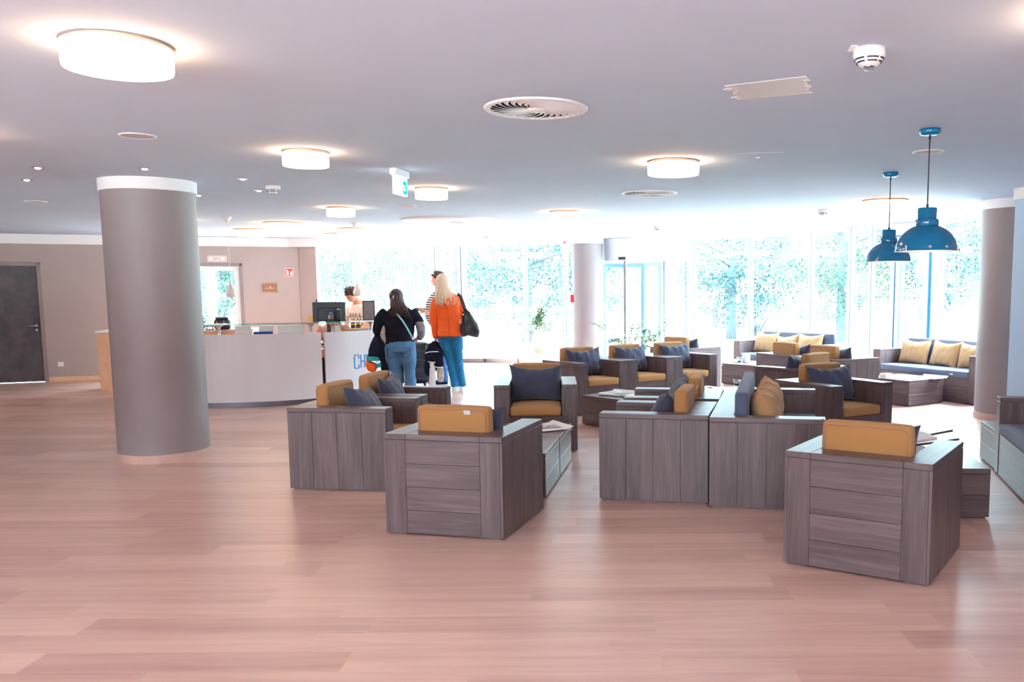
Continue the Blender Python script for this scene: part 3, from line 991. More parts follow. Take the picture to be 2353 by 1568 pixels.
o = thing('fire_alarm_box', 'small red fire alarm box on the side of the far pillar', 'fire alarm', (-.5 - .30, 16.42, 1.31), 0)
b.build('housing', M['signred'], o)
b = MB(); b.box(-.028, -.02, -.03, .03, -.03, .03); b.build('glass_front', M['paper'], o)


# blue metal pendants
def pendant(x, y, lab, proto=[None]):
    if proto[0] is not None:
        return dup(proto[0], (x, y, CZ), .25, lab, 'blue dome pendants')
    t = thing('dome_pendant_lamp', lab, 'pendant lamp', (x, y, CZ), 0, 'blue dome pendants')
    zb = 1.692 - CZ; zt = 1.95 - CZ
    b = MB(); b.lathe([(0, 0), (.062, 0), (.062, -.02), (.052, -.033), (.02, -.038), (0, -.038)], 32); b.build('canopy', M['teal'], t)
    b = MB(); b.tube([(0, 0, -.036), (0, 0, zt)], .004, 8); b.tube([(0, 0, -.036), (0, 0, -.06)], .007, 8); b.tube([(0, 0, zt + .022), (0, 0, zt)], .008, 8)
    b.build('cord', M['cord'], t)
    b = MB(); b.lathe([(0, zt), (.054, zt), (.056, zt - .004), (.056, zt - .066), (.066, zt - .070), (.069, zt - .076), (.069, zt - .104), (.064, zt - .110), (.05, zt - .112)], 40)
    b.build('neck', M['teal'], t)
    prof = []; inn = []
    H = zt - .108 - zb
    for i in range(17):
        q = i / 16
        a = radians(22 + 68 * q)
        prof.append((.182 * sin(a) / sin(radians(90)), zb + H * (cos(a) / cos(radians(22)))))
    prof = [(.06, prof[0][1] + .004)] + prof + [(.186, zb - .004)]
    inn = [(max(r - .004, .03), z - .004) for r, z in prof[1:-1]] + [(.183, zb - .004)]
    b = MB(); b.lathe(prof, 56); b.build('shade', M['teal'], t)
    b = MB(); b.lathe(inn[::-1] + [(0, inn[0][1] - .002)], 56); b.build('inner_reflector', M['enamel_in'], t)
    for k in range(3):
        b = MB(); a = radians((-2, 212, 100)[k]); Mx = RZ(a) @ T(.186, 0, zb + .006)
        b.box(-.005, .003, -.007, .007, -.010, .022, M=Mx, c=.002); b.tube([Mx @ Vector((0, 0, -.002)), Mx @ Vector((.016, 0, -.002))], .005, 8); b.tube([Mx @ Vector((.014, 0, -.002)), Mx @ Vector((.02, 0, -.002))], .009, 8)
        b.build('rim_clip', M['chrome'], t)
    b = MB(); b.ball((0, 0, zb + .06), .035, 20, 12); b.build('bulb', M['pend_bulb'], t)
    proto[0] = t
    return t


M['pend_bulb'] = glow('pendant_bulb_glow', (1, .88, .74, 1), LAMP_S * .8)
pendant(1.917, 5.431, 'glossy blue dome pendant lamp, the nearer and larger one at right')
pendant(2.303, 7.416, 'glossy blue dome pendant lamp, the farther and smaller one at right')

# white teardrop pendants over the desk
t0 = None
for (x, y, lab) in ((-4.964, 11.367, 'white teardrop pendant in front of the glazed door, left end of desk'),
                    (-3.631, 12.404, 'white teardrop pendant in front of the bowed receptionist'),
                    (-3.664, 14.218, 'white teardrop pendant left of the dark-haired woman, pale against windows')):
    if t0 is None:
        t0 = thing('teardrop_pendant_lamp', lab, 'pendant lamp', (x, y, CZ), 0, 'white teardrop pendants')
        b = MB(); b.lathe([(.062, 0), (.060, -.005), (.008, -.075), (.003, -.08)], 28); b.build('cone_canopy', M['white'], t0)
        b = MB(); b.tube([(0, 0, -.07), (0, 0, 1.61 - CZ)], .003, 6); b.build('cord', M['white'], t0)
        b = MB(); z0 = 1.40 - CZ
        b.lathe([(0, z0), (.03, z0), (.045, z0 + .004), (.057, z0 + .022), (.0605, z0 + .045), (.054, z0 + .075), (.038, z0 + .11), (.02, z0 + .15), (.009, z0 + .19), (.005, z0 + .22), (0, z0 + .222)], 28)
        b.build('glass_shade', plain('opal_shade', (240, 226, 220), .35), t0)
    else:
        dup(t0, (x, y, CZ), 0, lab, 'white teardrop pendants')
# ---------------------------------------------------------------- seating
AW, AD, AH, CAP, BK = .752, .758, .6145, .033, .155      # chair width, depth, height, cap thickness, back depth
ARM = .1394


def soft_box(b, cx, cy, cz, hx, hy, hz, r=.022, bulge=.008, mat=0, M_=None, seed=0, wr=.0015):
    def pts(h):
        k = [-h, -h + r * .3, -h + r]
        n = max(2, int(2 * (h - r) / .06))
        k += [(-h + r) + (2 * (h - r)) * i / n for i in range(1, n)]
        return k + [h - r, h - r * .3, h]
    X, Y, Z = pts(hx), pts(hy), pts(hz)
    H = (hx, hy, hz)
    def rnd_(p):
        q = [max(-(H[i] - r), min(H[i] - r, p[i])) for i in range(3)]
        d = Vector((p[0] - q[0], p[1] - q[1], p[2] - q[2]))
        o = Vector(q)
        if d.length > 1e-9: o += d.normalized() * r
        g = [1 - (p[i] / H[i]) ** 2 for i in range(3)]
        for i in range(3):
            j, k = (i + 1) % 3, (i + 2) % 3
            if abs(p[i]) >= H[i] - 1e-6:
                s = 1 if p[i] > 0 else -1
                o[i] += s * bulge * g[j] * g[k]
        nn = mnoise.noise(Vector((o.x * 9 + seed, o.y * 9, o.z * 9)))
        o += Vector((p[0] / H[0], p[1] / H[1], p[2] / H[2])) * nn * wr
        return o + Vector((cx, cy, cz))
    for a in range(3):
        G = (X, Y, Z)
        U, V = G[(a + 1) % 3], G[(a + 2) % 3]
        for s in (-1, 1):
            v = []; f = []
            for u in U:
                for w in V:
                    p = [0, 0, 0]; p[a] = s * H[a]; p[(a + 1) % 3] = u; p[(a + 2) % 3] = w
                    v.append(rnd_(p))
            n = len(V)
            for i in range(len(U) - 1):
                for j in range(n - 1):
                    q = (i * n + j, (i + 1) * n + j, (i + 1) * n + j + 1, i * n + j + 1)
                    f.append(q if s > 0 else q[::-1])
            b.add(v, f, mat, True, M_)
    return b


def piping(b, hx, hz, y, r=.03, tr=.003, M_=None):
    pts = []
    for (sx, sz, a0) in ((1, 1, 0), (-1, 1, 90), (-1, -1, 180), (1, -1, 270)):
        for k in range(6):
            a = radians(a0 + 18 * k)
            pts.append((sx * (hx - r) + r * cos(a), y, sz * (hz - r) + r * sin(a)))
    b.tube(pts, tr, 6, loop=True, M=M_)


def arm_mesh(W, side):
    "solid arm: three-sided cladding of planks with a cap on top; gap lines are real grooves"
    b = MB()
    x0, x1 = (W / 2 - ARM, W / 2) if side > 0 else (-W / 2, -W / 2 + ARM)
    zt = AH - CAP - .002
    e = .016
    xo0, xo1 = (x1 - e, x1) if side > 0 else (x0, x0 + e)
    xi0, xi1 = (x0, x0 + e) if side > 0 else (x1 - e, x1)
    # outer face: four vertical planks
    n = 4
    for i in range(n):
        b.box(xo0, xo1, AD * i / n + .0008, AD * (i + 1) / n - .0008, .012, zt, 2, c=.0014)
    b.box(xi0, xi1, BK, AD, .02, zt, 2, c=.0012)
    sa, sb = (x0, x1 - e - .0005) if side > 0 else (x0 + e + .0005, x1)
    b.box(x0 + e + .0005, x1 - e - .0005, AD - e, AD, .012, zt, 2, c=.0012)          # front end
    b.box(sa, sb, 0, e, .012, zt, 2, c=.0012)                                        # rear stile
    b.box(x0, x1, 0, AD, zt + .003, AH, 1, c=.0020); b.box(x0 + .006, x1 - .006, .006, AD - .006, .02, zt + .002, 2)                                 # cap
    b.box(x0 + .02, x1 - .02, .02, AD - .02, 0, .013, 2)                            # foot
    return b


def seat_unit(name, label, cat, W, cloth, loc=(0, 0, 0), rz=0, group=None, back_w=None, trim=True, tag_back=None, tag_seat=None):
    t = thing(name, label, cat, loc, rz, group)
    woods = [M['wood_x'], M['wood_y'], M['wood_z']]
    for s in (1, -1):
        arm_mesh(W, s).build('arm', woods, t)
    b = MB(); zt = AH - CAP - .002; hx = W / 2 - ARM - .0008
    for i in range(4):
        b.box(-hx, hx, 0, .016, .0128 + (zt - .012) * i / 4, .0112 + (zt - .012) * (i + 1) / 4, 0, c=.0014)
    b.box(-hx, hx, BK - .016, BK, .3, zt, 0, c=.0012)
    b.box(-hx, hx, 0, BK, zt + .003, AH, 0, c=.0020); b.box(-hx, hx, .006, BK - .006, .02, zt + .002, 0)
    b.build('back_panel', woods, t)
    b = MB(); b.box(-hx, hx, BK + .002, AD - .004, .012, .328, 0, c=.0016); b.box(-hx + .02, hx - .02, .2, AD - .03, 0, .013, 0)
    b.build('seat_base', woods, t)
    b = MB(); soft_box(b, 0, (BK + .01 + AD + .004) / 2, .372, hx - .006, (AD + .004 - BK - .01) / 2, .043, .02, .007)
    sc = b.build('seat_cushion', cloth, t, fix=True)
    bw = back_w or (hx - .003) * 2
    b = MB(); soft_box(b, 0, BK + .05, .415 + .175, bw / 2, .046, .175, .020, .006)
    bc = b.build('back_cushion', cloth, t, fix=True)
    if trim:
        b = MB(); piping(b, bw / 2 - .018, .175 - .018, BK + .0022, M_=T(0, 0, .59)); piping(b, bw / 2 - .018, .175 - .018, BK + .0978, M_=T(0, 0, .59))
        b.build('piping', M['mustard_trim'], bc)
    if tag_back:
        x, y, z, a = tag_back
        b = MB(); b.box(-.022, .022, -.001, .001, -.016, .014, M=T(x, y, z) @ RZ(a) @ RX(.5)); b.build('care_tag', M['tagwhite'], bc)
    if tag_seat:
        x, y, z, a = tag_seat
        b = MB(); b.box(-.025, .025, -.001, .001, -.014, .016, M=T(x, y, z) @ RZ(a) @ RX(-.25)); b.build('care_tag', M['tagwhite'], sc)
    return t


def make_pillow(name, mat, label, cat, group, loc, rot, w=.52, h=.36, th=.17, seed=0, sag=.19):
    N = 22
    b = MB()
    rr = random.Random(seed)
    ph = rr.uniform(0, 6)
    for s in (1, -1):
        v = []; f = []
        for i in range(N + 1):
            for j in range(N + 1):
                u = -1 + 2 * i / N; q = -1 + 2 * j / N
                x = w / 2 * u * (1 - .11 * (1 - q * q) * u * u)
                z = h / 2 * q * (1 - sag * (1.45 if q > 0 else .7) * (1 - u * u) * abs(q) ** 1.5)
                e = max(0.0, (1 - abs(u) ** 2.4)) ** .55 * max(0.0, (1 - abs(q) ** 2.4)) ** .55
                lump = 1 + .12 * mnoise.noise(Vector((u * 1.7 + seed, q * 1.7, s * 3.0)))
                wrn = .0 if e <= 0 else .012 * e * mnoise.noise(Vector((u * 6 + ph, q * 2.2 + seed, s)))
                edgew = .010 * (1 - e) * e * 4 * sin(u * 15 + ph) * (1 if abs(q) > .6 else .3)
                y = s * (th / 2 * e * lump) + wrn + edgew * s
                v.append((x, y, z))
        for i in range(N):
            for j in range(N):
                a = i * (N + 1) + j
                qd = (a, a + N + 1, a + N + 2, a + 1)
                f.append(qd if s < 0 else qd[::-1])
        b.add(v, f, 0, True)
    me = b.mesh(name, mat)
    bm = bmesh.new(); bm.from_mesh(me); bmesh.ops.remove_doubles(bm, verts=bm.verts, dist=1e-5); bm.to_mesh(me); bm.free()
    o = link(name, me)
    o.matrix_world = Matrix.Translation(loc) @ rot
    return tag(o, label, cat, group)


CH = {
 'A': (-1.024, 5.08, -.231), 'B': (1.214, 4.344, -.56), 'C': (-2.368, 6.74, -1.7), 'D': (-2.276, 7.521, -1.698),
 'E': (-.771, 8.591, 3.211), 'F': (.703, 6.211, 1.376), 'G': (.874, 7.115, 1.401), 'I': (1.831, 8.392, 3.669),
 'J1': (-.597, 10.936, 3.808), 'J2': (-.005, 11.402, 3.808), 'J3': (.587, 11.867, 3.808), 'S': (.765, 12.846, -.883),
 'Q1': (2.348, 9.395, .792), 'Q2': (2.252 + .376 * .4617, 11.079 - .376 * .887, -1.091), 'Q3': (2.252 - .376 * .4617, 11.079 + .376 * .887, -1.091),
}
LAB = {
 'A': 'grey-brown wooden armchair, back to us at centre front, white tag on mustard cushion',
 'B': 'grey-brown wooden armchair largest at right front, its back turned to us',
 'C': 'leftmost wooden armchair, plank side towards us, by the big left pillar',
 'D': 'wooden armchair in front of the dark-haired woman, behind the leftmost armchair',
 'E': 'wooden armchair facing us squarely at the far end of the low table',
 'F': 'wooden armchair with its plank side facing us, backed against the mustard-pillow sofa',
 'G': 'second wooden armchair backed against the sofa, beyond the nearer one',
 'I': 'wooden armchair facing right, with mustard seat showing, behind the near sofa',
 'J1': 'left one of the three wooden armchairs in a row before the windows',
 'J2': 'middle one of the three wooden armchairs in a row before the windows',
 'J3': 'right one of the three wooden armchairs in a row before the windows',
 'S': 'wooden armchair turned away, behind the right end of the row of three',
 'Q1': 'wooden armchair turned away to the left, back to back with the right-facing one',
 'Q2': 'pale lit wooden armchair, turned away, facing the window sofa with right pillows',
 'Q3': 'wooden armchair, turned away, directly before the three-pillow window sofa',
}
PLAB = {
 'A': 'dark grey pillow peeping out right of the centre-front armchair cushion',
 'B': 'dark grey pillow half hidden behind the cushion of the right front armchair',
 'C': 'dark grey pillow slumped in the leftmost armchair',
 'D': 'dark grey pillow in the armchair in front of the dark-haired woman',
 'E': 'dark grey pillow standing upright in the armchair facing us squarely',
 'F': 'dark grey pillow in the nearer armchair backed against the sofa',
 'G': 'dark grey pillow in the second armchair backed against the sofa',
 'I': 'dark grey pillow in the right-facing armchair behind the near sofa',
 'J1': 'blue-grey pillow in the left armchair of the window row',
 'J2': 'blue-grey pillow in the middle armchair of the window row',
 'J3': 'blue-grey pillow in the right armchair of the window row',
 'S': 'small glimpse of a dark pillow in the armchair behind the row of three',
 'Q1': 'dark pillow showing left of the cushion of the armchair turned away left',
 'Q2': 'dark pillow right of the cushion in the pale lit armchair turned away',
 'Q3': 'dark pillow right of the cushion in the armchair before the window sofa',
}
PIL = {   # x offset, y, z, lean, yaw, roll
 'A': (.020, .345, .595, .30, .06, .04), 'B': (-.02, .35, .585, .30, .08, .0), 'C': (-.03, .44, .575, .52, .12, -.14), 'D': (.0, .36, .585, .32, .15, .03),
 'E': (.0, .325, .590, .20, .0, .0), 'F': (.06, .36, .565, .42, -.1, .1), 'G': (.02, .36, .575, .36, .1, -.08), 'I': (-.02, .345, .590, .28, -.1, .02),
 'J1': (-.02, .345, .590, .28, .0, .02), 'J2': (-.01, .345, .590, .28, .05, .02), 'J3': (-.02, .345, .585, .28, -.05, .04),
 'S': (.06, .345, .585, .28, .1, .0), 'Q1': (-.09, .345, .585, .28, -.1, .0), 'Q2': (.08, .345, .585, .28, .1, .0), 'Q3': (.08, .345, .585, .28, .1, .0),
}
proto = None
tagged = {'A': ((.105, BK - .012, .735, 0), None), 'F': ((.20, BK - .02, .745, pi / 2 * 0), None), 'G': ((.20, BK - .02, .745, 0), None), 'J3': (None, (.0, .30, .428, 0))}
for k, (x, y, a) in CH.items():
    if k in tagged:
        seat_unit('armchair', LAB[k], 'armchair', AW, M['mustard'], (x, y, 0), a, 'wooden armchairs with mustard cushions', tag_back=tagged[k][0], tag_seat=tagged[k][1])
    elif proto is None:
        proto = seat_unit('armchair', LAB[k], 'armchair', AW, M['mustard'], (x, y, 0), a, 'wooden armchairs with mustard cushions')
    else:
        dup(proto, (x, y, 0), a, LAB[k], 'wooden armchairs with mustard cushions')
    px_, py_, pz_, lean, yaw, roll = PIL[k]
    Mx = T(x, y, 0) @ RZ(a)
    make_pillow('throw_pillow', M['slate_pillow'], PLAB[k], 'pillow', 'dark grey pillows on the armchairs', (Mx @ Vector((px_, py_, pz_))),
                RZ(a + yaw) @ RX(lean) @ RY(roll), seed=sum(map(ord, k)) % 17)

SW = 1.86
SOFA = {'H': (.80, 6.68, radians(-100.7)), 'L': None, 'K': None}
# window sofas from their front-left corners
def sofa_pose(fx, fy, ex, ey, W):
    "front outer corner at image left and direction along the front (towards image right)"
    e = Vector((ex, ey)).normalized()            # sitter's left direction
    back = Vector((-e.y, e.x))
    o = Vector((fx, fy)) + e * (W / 2) + back * AD
    e1 = -e                                      # sitter's right = +x local
    return (o.x, o.y, atan2(e1.y, e1.x))
SOFA['L'] = sofa_pose(1.985, 14.597, .60, -.80, SW)
SOFA['K'] = sofa_pose(3.669, 12.392, .466, -.885, 1.80)
SOFA['N'] = sofa_pose(3.021, 6.856, -.24, -1.02, SW)
SL = {'H': 'wooden sofa seen from its plank side, grey backrest and mustard pillows, centre right',
      'L': 'wooden sofa against the windows right of the revolving door, three mustard pillows',
      'K': 'wooden sofa against the windows behind the small pale table at far right',
      'N': 'wooden sofa with dark grey seat cut off by the right edge'}
for k in 'HLKN':
    x, y, a = SOFA[k]
    W = 1.80 if k == 'K' else SW
    seat_unit('sofa', SL[k], 'sofa', W, M['slate'], (x, y, 0), a, 'wooden sofas with grey cushions', back_w=(1.5 if k != 'H' else 1.54), trim=False, tag_seat=((-.5, AD + .006, .36, 0) if k == 'K' else None))
    if k == 'N': continue
    labs = {'H': ['mustard pillow nearest us on the sofa with plank side', 'mustard pillow in the middle of the plank-sided sofa, mostly hidden', 'mustard pillow farthest along the plank-sided sofa, its tip highest'],
            'L': ['right mustard pillow of the three on the sofa by the revolving door', 'middle mustard pillow, tilted low, on the sofa by the revolving door', 'left mustard pillow of the three on the sofa by the revolving door'],
            'K': ['right mustard pillow on the far right window sofa, cut by the pillar', 'middle mustard pillow on the far right window sofa', 'left mustard pillow on the far right window sofa']}[k]
    xs = {'H': (.47, .10, -.32), 'L': (-.36, .10, .56), 'K': (-.50, -.03, .50)}[k]
    Mx = T(x, y, 0) @ RZ(a)
    for i in range(3):
        make_pillow('throw_pillow', M['mustard_pillow'], labs[i], 'pillow', 'mustard pillows on the sofas',
                    Mx @ Vector((xs[i], .345 + (.02 if k == 'H' else 0) + .01 * i, .585 - (.03 if (k == 'L' and i == 1) else 0))), RZ(a + (.05, -.08, .06)[i]) @ RX(.26 if k != 'H' else .2) @ RY((.02, .12 if k == 'L' else -.03, -.02)[i]), w=.50, h=.37, th=.18 if k != 'H' else .21, seed=11 + i + ord(k))

# ---------------------------------------------------------------- low tables
def table(label, loc, rz, W=.69, D=.69, H=.325, proto=[None], group='low wooden box tables'):
    if proto[0] is not None and abs(W - .69) < 1e-6 and abs(D - .69) < 1e-6:
        return dup(proto[0], loc, rz, label, group)
    t = thing('box_table', label, 'table', loc, rz, group)
    woods = [M['wood_x'], M['wood_y'], M['wood_z']]
    b = MB(); b.box(-W / 2, W / 2, -D / 2, D / 2, H - .033, H, 0, c=.0016); b.build('top', woods, t)
    b = MB()
    zt = H - .036
    for z0, z1 in ((.012, zt / 2 + .004), (zt / 2 + .0055, zt)):
        b.box(-W / 2 + .0005, W / 2 - .0005, -D / 2 + .0005, -D / 2 + .016, z0, z1, 0, c=.0012); b.box(-W / 2 + .0005, W / 2 - .0005, D / 2 - .016, D / 2 - .0005, z0, z1, 0, c=.0012)
        b.box(-W / 2 + .0005, -W / 2 + .016, -D / 2 + .017, D / 2 - .017, z0, z1, 1, c=.0012); b.box(W / 2 - .016, W / 2 - .0005, -D / 2 + .017, D / 2 - .017, z0, z1, 1, c=.0012)
    b.box(-W / 2 + .02, W / 2 - .02, -D / 2 + .02, D / 2 - .02, 0, .014, 0)
    b.build('body', woods, t)
    if abs(W - .69) < 1e-6 and abs(D - .69) < 1e-6: proto[0] = t
    return t


def table_corner(label, near, along, side, **k):
    "table given one top corner and the direction of one edge; the body lies on `side` (+1 left of the edge direction)"
    W = k.get('W', .69)
    e = Vector(along).normalized(); n = Vector((-e.y, e.x)) * side
    c = Vector(near) + e * W / 2 + n * k.get('D', .69) / 2
    return table(label, (c.x, c.y, 0), atan2(e.y, e.x), **k)


table_corner('low box table between the left armchairs, the half nearest us', (-.491, 6.04), (.078, 1), 1)
table_corner('low box table between the left armchairs, the far half with the newspaper', (-.434, 6.74), (.078, 1), 1)
table_corner('low box table with the folded newspaper, before the left window armchair', (-.362, 9.46), (.70, -.72), 1)
table_corner('low white-shining box table carrying a glass, beyond the second sofa-backed armchair', (.55, 9.93), (.85, .62), -1)
table_corner('low box table with patterned lantern, in front of the revolving-door sofa', (1.655, 13.53), (.70, -.72), 1, W=.69, D=.69)
table_corner('small pale box table standing before the far right window sofa', (3.64, 10.74), (.83, .56), 1)
table('low box table peeping out behind the right front armchair', (2.06, 5.80, 0), radians(-5))
table_corner('low box table joined to the end of the sofa at the right edge', (3.156, 7.452), (-.2, -1), 1, W=.56, D=.69)


# ---------------------------------------------------------------- on the tables
def folded_paper(name, label, cat, loc, rz, w, d, th, n=3, seed=1, group=None):
    t = thing(name, label, cat, loc, rz, group)
    rr = random.Random(seed)
    for k in range(n):
        b = MB()
        N = 8; v = []; f = []
        z0 = th * k / n
        dx, dy, dr = rr.uniform(-.012, .012), rr.uniform(-.012, .012), rr.uniform(-.06, .06)
        Mx = T(dx, dy, 0) @ RZ(dr)
        for i in range(N + 1):
            for j in range(N + 1):
                x = (i / N - .5) * w; y = (j / N - .5) * d
                z = z0 + .001 + .006 * (k + 1) / n * max(0, mnoise.noise(Vector((x * 6 + seed, y * 6, k)))) + (.02 * max(0, (i / N - .8) / .2) ** 2 if k == n - 1 else 0)
                v.append((x, y, z))
        m = len(v)
        v += [(p[0], p[1], p[2] + th / n * .8) for p in v]
        for i in range(N):
            for j in range(N):
                a = i * (N + 1) + j
                f.append((a, a + 1, a + N + 2, a + N + 1)); f.append((m + a, m + a + N + 1, m + a + N + 2, m + a + 1))
        ring = [j for j in range(N + 1)] + [i * (N + 1) + N for i in range(1, N + 1)] + [N * (N + 1) + j for j in range(N - 1, -1, -1)] + [i * (N + 1) for i in range(N - 1, 0, -1)]
        for a, c in zip(ring, ring[1:] + ring[:1]):
            f.append((a, m + a, m + c, c))
        b.add(v, f, 0, False, Mx)
        b.build('sheet', M['paper'], t, fix=True)
    b = MB()
    for (x0, x1, y0, y1) in ((-.3, .1, .2, .34), (-.36, -.05, -.28, .12), (.02, .3, -.3, .08), (-.36, .34, .38, .41)):
        b.box(x0 * w, x1 * w, y0 * d, y1 * d, th + .0055, th + .0063)
    b.build('print', plain('newsprint_grey', (176, 172, 178), .9), t)
    return t


folded_paper('newspaper', 'open newspaper lying on the table between the left armchairs', 'newspaper', (-.575, 7.18, .326), .5, .30, .40, .010, 3, 2)
folded_paper('newspaper', 'folded newspaper stack on the table before the left window armchair', 'newspaper', (.075, 9.43, .326), .95, .28, .42, .022, 4, 5)
folded_paper('newspaper', 'newspaper lying at the left end of the lantern table', 'newspaper', (1.82, 13.78, .326), .9, .26, .36, .012, 2, 8)
folded_paper('newspaper', 'newspaper hanging over the edge of the small pale table', 'newspaper', (4.02, 11.12, .326), .6, .24, .36, .008, 2, 9)
t = thing('paper_box', 'small white box on the small pale table at far right', 'box', (3.50, 11.22, .325), .5)
b = MB(); b.box(-.06, .06, -.05, .05, 0, .045, c=.004); b.build('body', M['paper'], t)
b = MB(); b.box(-.062, .062, -.052, .052, .035, .05, c=.003); b.build('lid', M['tagwhite'], t)
t = thing('black_coaster', 'tiny black square coaster on the white-shining table', 'coaster', (1.10, 10.05, .325), .4)
b = MB(); b.box(-.022, .022, -.018, .018, 0, .012, c=.002); b.build('body', M['ink'], t)


def tealight(label, loc, wax):
    t = thing('tealight_glass', label, 'candle glass', loc, 0)
    b = MB(); b.lathe([(0, .002), (.030, .002), (.036, .03), (.045, .085), (.043, .085), (.034, .03), (.028, .012), (0, .012)], 28); b.build('glass_bowl', M['clear'], t)
    b = MB(); b.lathe([(0, .013), (.026, .013), (.031, .032), (0, .034)], 24); b.build('candle', wax, t)
    return t


tealight('small clear tealight glass with dark candle on the white-shining table', (1.43, 10.20, .325), M['navy'])
tealight('small tealight glass with teal candle beside the patterned lantern', (1.95, 13.62, .325), plain('teal_wax', (70, 160, 190), .5))
t = thing('patterned_lantern', 'white perforated lantern with grey pattern on the window sofa table', 'lantern', (2.05, 13.60, .325), .1)
b = MB(); b.lathe([(0, 0), (.058, 0), (.060, .004), (.060, .135), (.052, .146), (.04, .15), (.036, .148), (.05, .135)], 36); b.build('shell', M['paper'], t)
b = MB(); rr = random.Random(4)
for k in range(34):
    a = rr.uniform(0, 6.28); z = rr.uniform(.018, .12); s = rr.uniform(.004, .011)
    b.ball((.0605 * cos(a), .0605 * sin(a), z), (s * .5 + .002, s * .5 + .002, s), 8, 6)
b.build('cutout_pattern', plain('lantern_grey', (150, 156, 166), .6), t)
# newspapers on wooden rods, leaning behind the right front armchair
t = thing('newspaper_rods', 'newspapers on wooden reading rods behind the right front armchair', 'newspaper rack', (2.0, 5.72, .325), 0)
for (x, y, z, a, el, L) in ((-.02, .0, .10, .05, .12, .62), (.0, .06, .14, .10, .16, .55), (-.05, -.05, .03, -.9, .05, .3)):
    b = MB(); Mx = T(x, y, z) @ RZ(a) @ RY(-el)
    b.tube([Mx @ Vector((-L / 2, 0, 0)), Mx @ Vector((L / 2, 0, 0))], .008, 8); r = b.build('rod', M['wood_x'], t)
for (x, y, z, a, el) in ((-.10, .02, .13, .07, .15), (-.12, -.02, .05, .0, .1)):
    b = MB(); Mx = T(x, y, z) @ RZ(a) @ RY(-el)
    b.box(-.22, .20, -.12, .12, -.010, .012, M=Mx, c=.003); b.build('newspaper_sheets', M['paper'], t)
b = MB(); b.box(-.2, .12, -.09, .09, 0, .03, c=.004); b.build('tray', M['wood_x'], t)

# ---------------------------------------------------------------- palms
def frond(b, base, yaw, lift, L, droop, nl, lw, leafL, rr, mat_leaf=0, mat_stalk=1):
    pts = []
    d = Vector((cos(yaw), sin(yaw), 0))
    for i in range(10):
        q = i / 9
        pts.append(Vector(base) + d * (L * cos(lift) * q) + Vector((0, 0, L * sin(lift) * q - droop * q * q)))
    b.tube(pts, [.006 * (1 - .7 * i / 9) for i in range(10)], 5, mat_stalk)
    for i in range(nl):
        q = .25 + .75 * (i + .5) / nl
        k = min(8, int(q * 9)); p = pts[k].lerp(pts[k + 1], q * 9 - k); tg = (pts[k + 1] - pts[k]).normalized()
        for s in (-1, 1):
            sd = tg.cross(Vector((0, 0, 1))).normalized() * s
            ln = leafL * (1 - .45 * abs(q - .55) * 2) * rr.uniform(.8, 1.15)
            dr = (tg * .75 + sd * .8 + Vector((0, 0, rr.uniform(-.15, .25)))).normalized()
            up = sd.cross(dr).normalized()
            w = dr.cross(up).normalized() * lw
            a0, a1, a2 = p, p + dr * ln * .5 + Vector((0, 0, -.01)), p + dr * ln + Vector((0, 0, -ln * .35))
            b.add([a0 - w * .4, a0 + w * .4, a1 + w, a2, a1 - w], [(0, 1, 2, 4), (4, 2, 3)], mat_leaf, False)


def palm(label, loc, fr, pot, group='potted palms', seed=1, stem=(.62, .88), lift=(.85, 1.4), ln=(.45, .72), dr=(.05, .28), ll=.20):
    t = thing('potted_palm', label, 'plant', loc, 0, group)
    rr = random.Random(seed)
    b = MB(); b.lathe([(0, 0), (.10, 0), (.128, .235), (.135, .24), (.135, .25), (.122, .25), (.12, .21), (0, .21)], 36); b.build('pot', M['potgrey'], t)
    b = MB(); b.lathe([(0, .218), (.118, .214)], 24); b.build('soil', M['soil'], t)
    b = MB()
    st = []
    for k in range(pot):
        a = 2 * pi * k / pot + .4; r = .045
        top = Vector((r * cos(a) * 2.6, r * sin(a) * 2.6, rr.uniform(*stem)))
        b.tube([(r * cos(a), r * sin(a), .2), (r * 1.3 * cos(a), r * 1.3 * sin(a), .38), tuple(top)], [.012, .010, .006], 7)
        st.append(top)
    b.build('stems', M['stalk'], t)
    for k in range(fr):
        b = MB(); base = st[k % len(st)] + Vector((0, 0, rr.uniform(-.34, 0)))
        frond(b, base, rr.uniform(0, 6.28), rr.uniform(*lift), rr.uniform(*ln), rr.uniform(*dr), 12, .011, ll, rr)
        b.build('frond', [M['frond'], M['stalk']], t)
    return t


palm('tall slim potted palm in a grey pot left of the far pillar', (-1.49, 17.05, 0), 18, 4, seed=3)
p2 = palm('bushier potted palm in front of the revolving door, its pot hidden', (.33, 14.3, 0), 20, 3, seed=9, stem=(.55, .72), lift=(.45, 1.25), ln=(.6, .85), dr=(.10, .4), ll=.24)
# white bench along the left glazing
t = thing('window_bench', 'long white bench on thin dark legs under the left glazing', 'bench', (-2.1, 17.80, 0), radians(-4))
b = MB(); b.box(-1.75, 1.30, -.02, .20, .085, .255, c=.006); b.build('bench_board', M['white'], t)
for x in (-1.5, -.60, .12, 1.0):
    b = MB(); b.box(x - .012, x + .012, -.01, .17, 0, .09); b.build('leg', M['plinth'], t)
# ---------------------------------------------------------------- reception desk
DC = Vector((-5.1, 12.78, 0)); DR = 1.87
MD = T(DC.x, DC.y, 0)


def dpt(a, r=DR, z=0): return Vector((DC.x + r * cos(a), DC.y + r * sin(a), z))


def desk_angle(px, py, r=DR):
    "angle on the desk circle where the sight line through a pixel first meets it"
    d = ray(px, py); d = Vector((d.x, d.y)).normalized(); o = Vector((-DC.x, -DC.y))
    bq = o.dot(d); cq = o.dot(o) - r * r; disc = bq * bq - cq
    s = -bq - sqrt(max(disc, 0)); p = o + d * s
    return atan2(p.y, p.x)


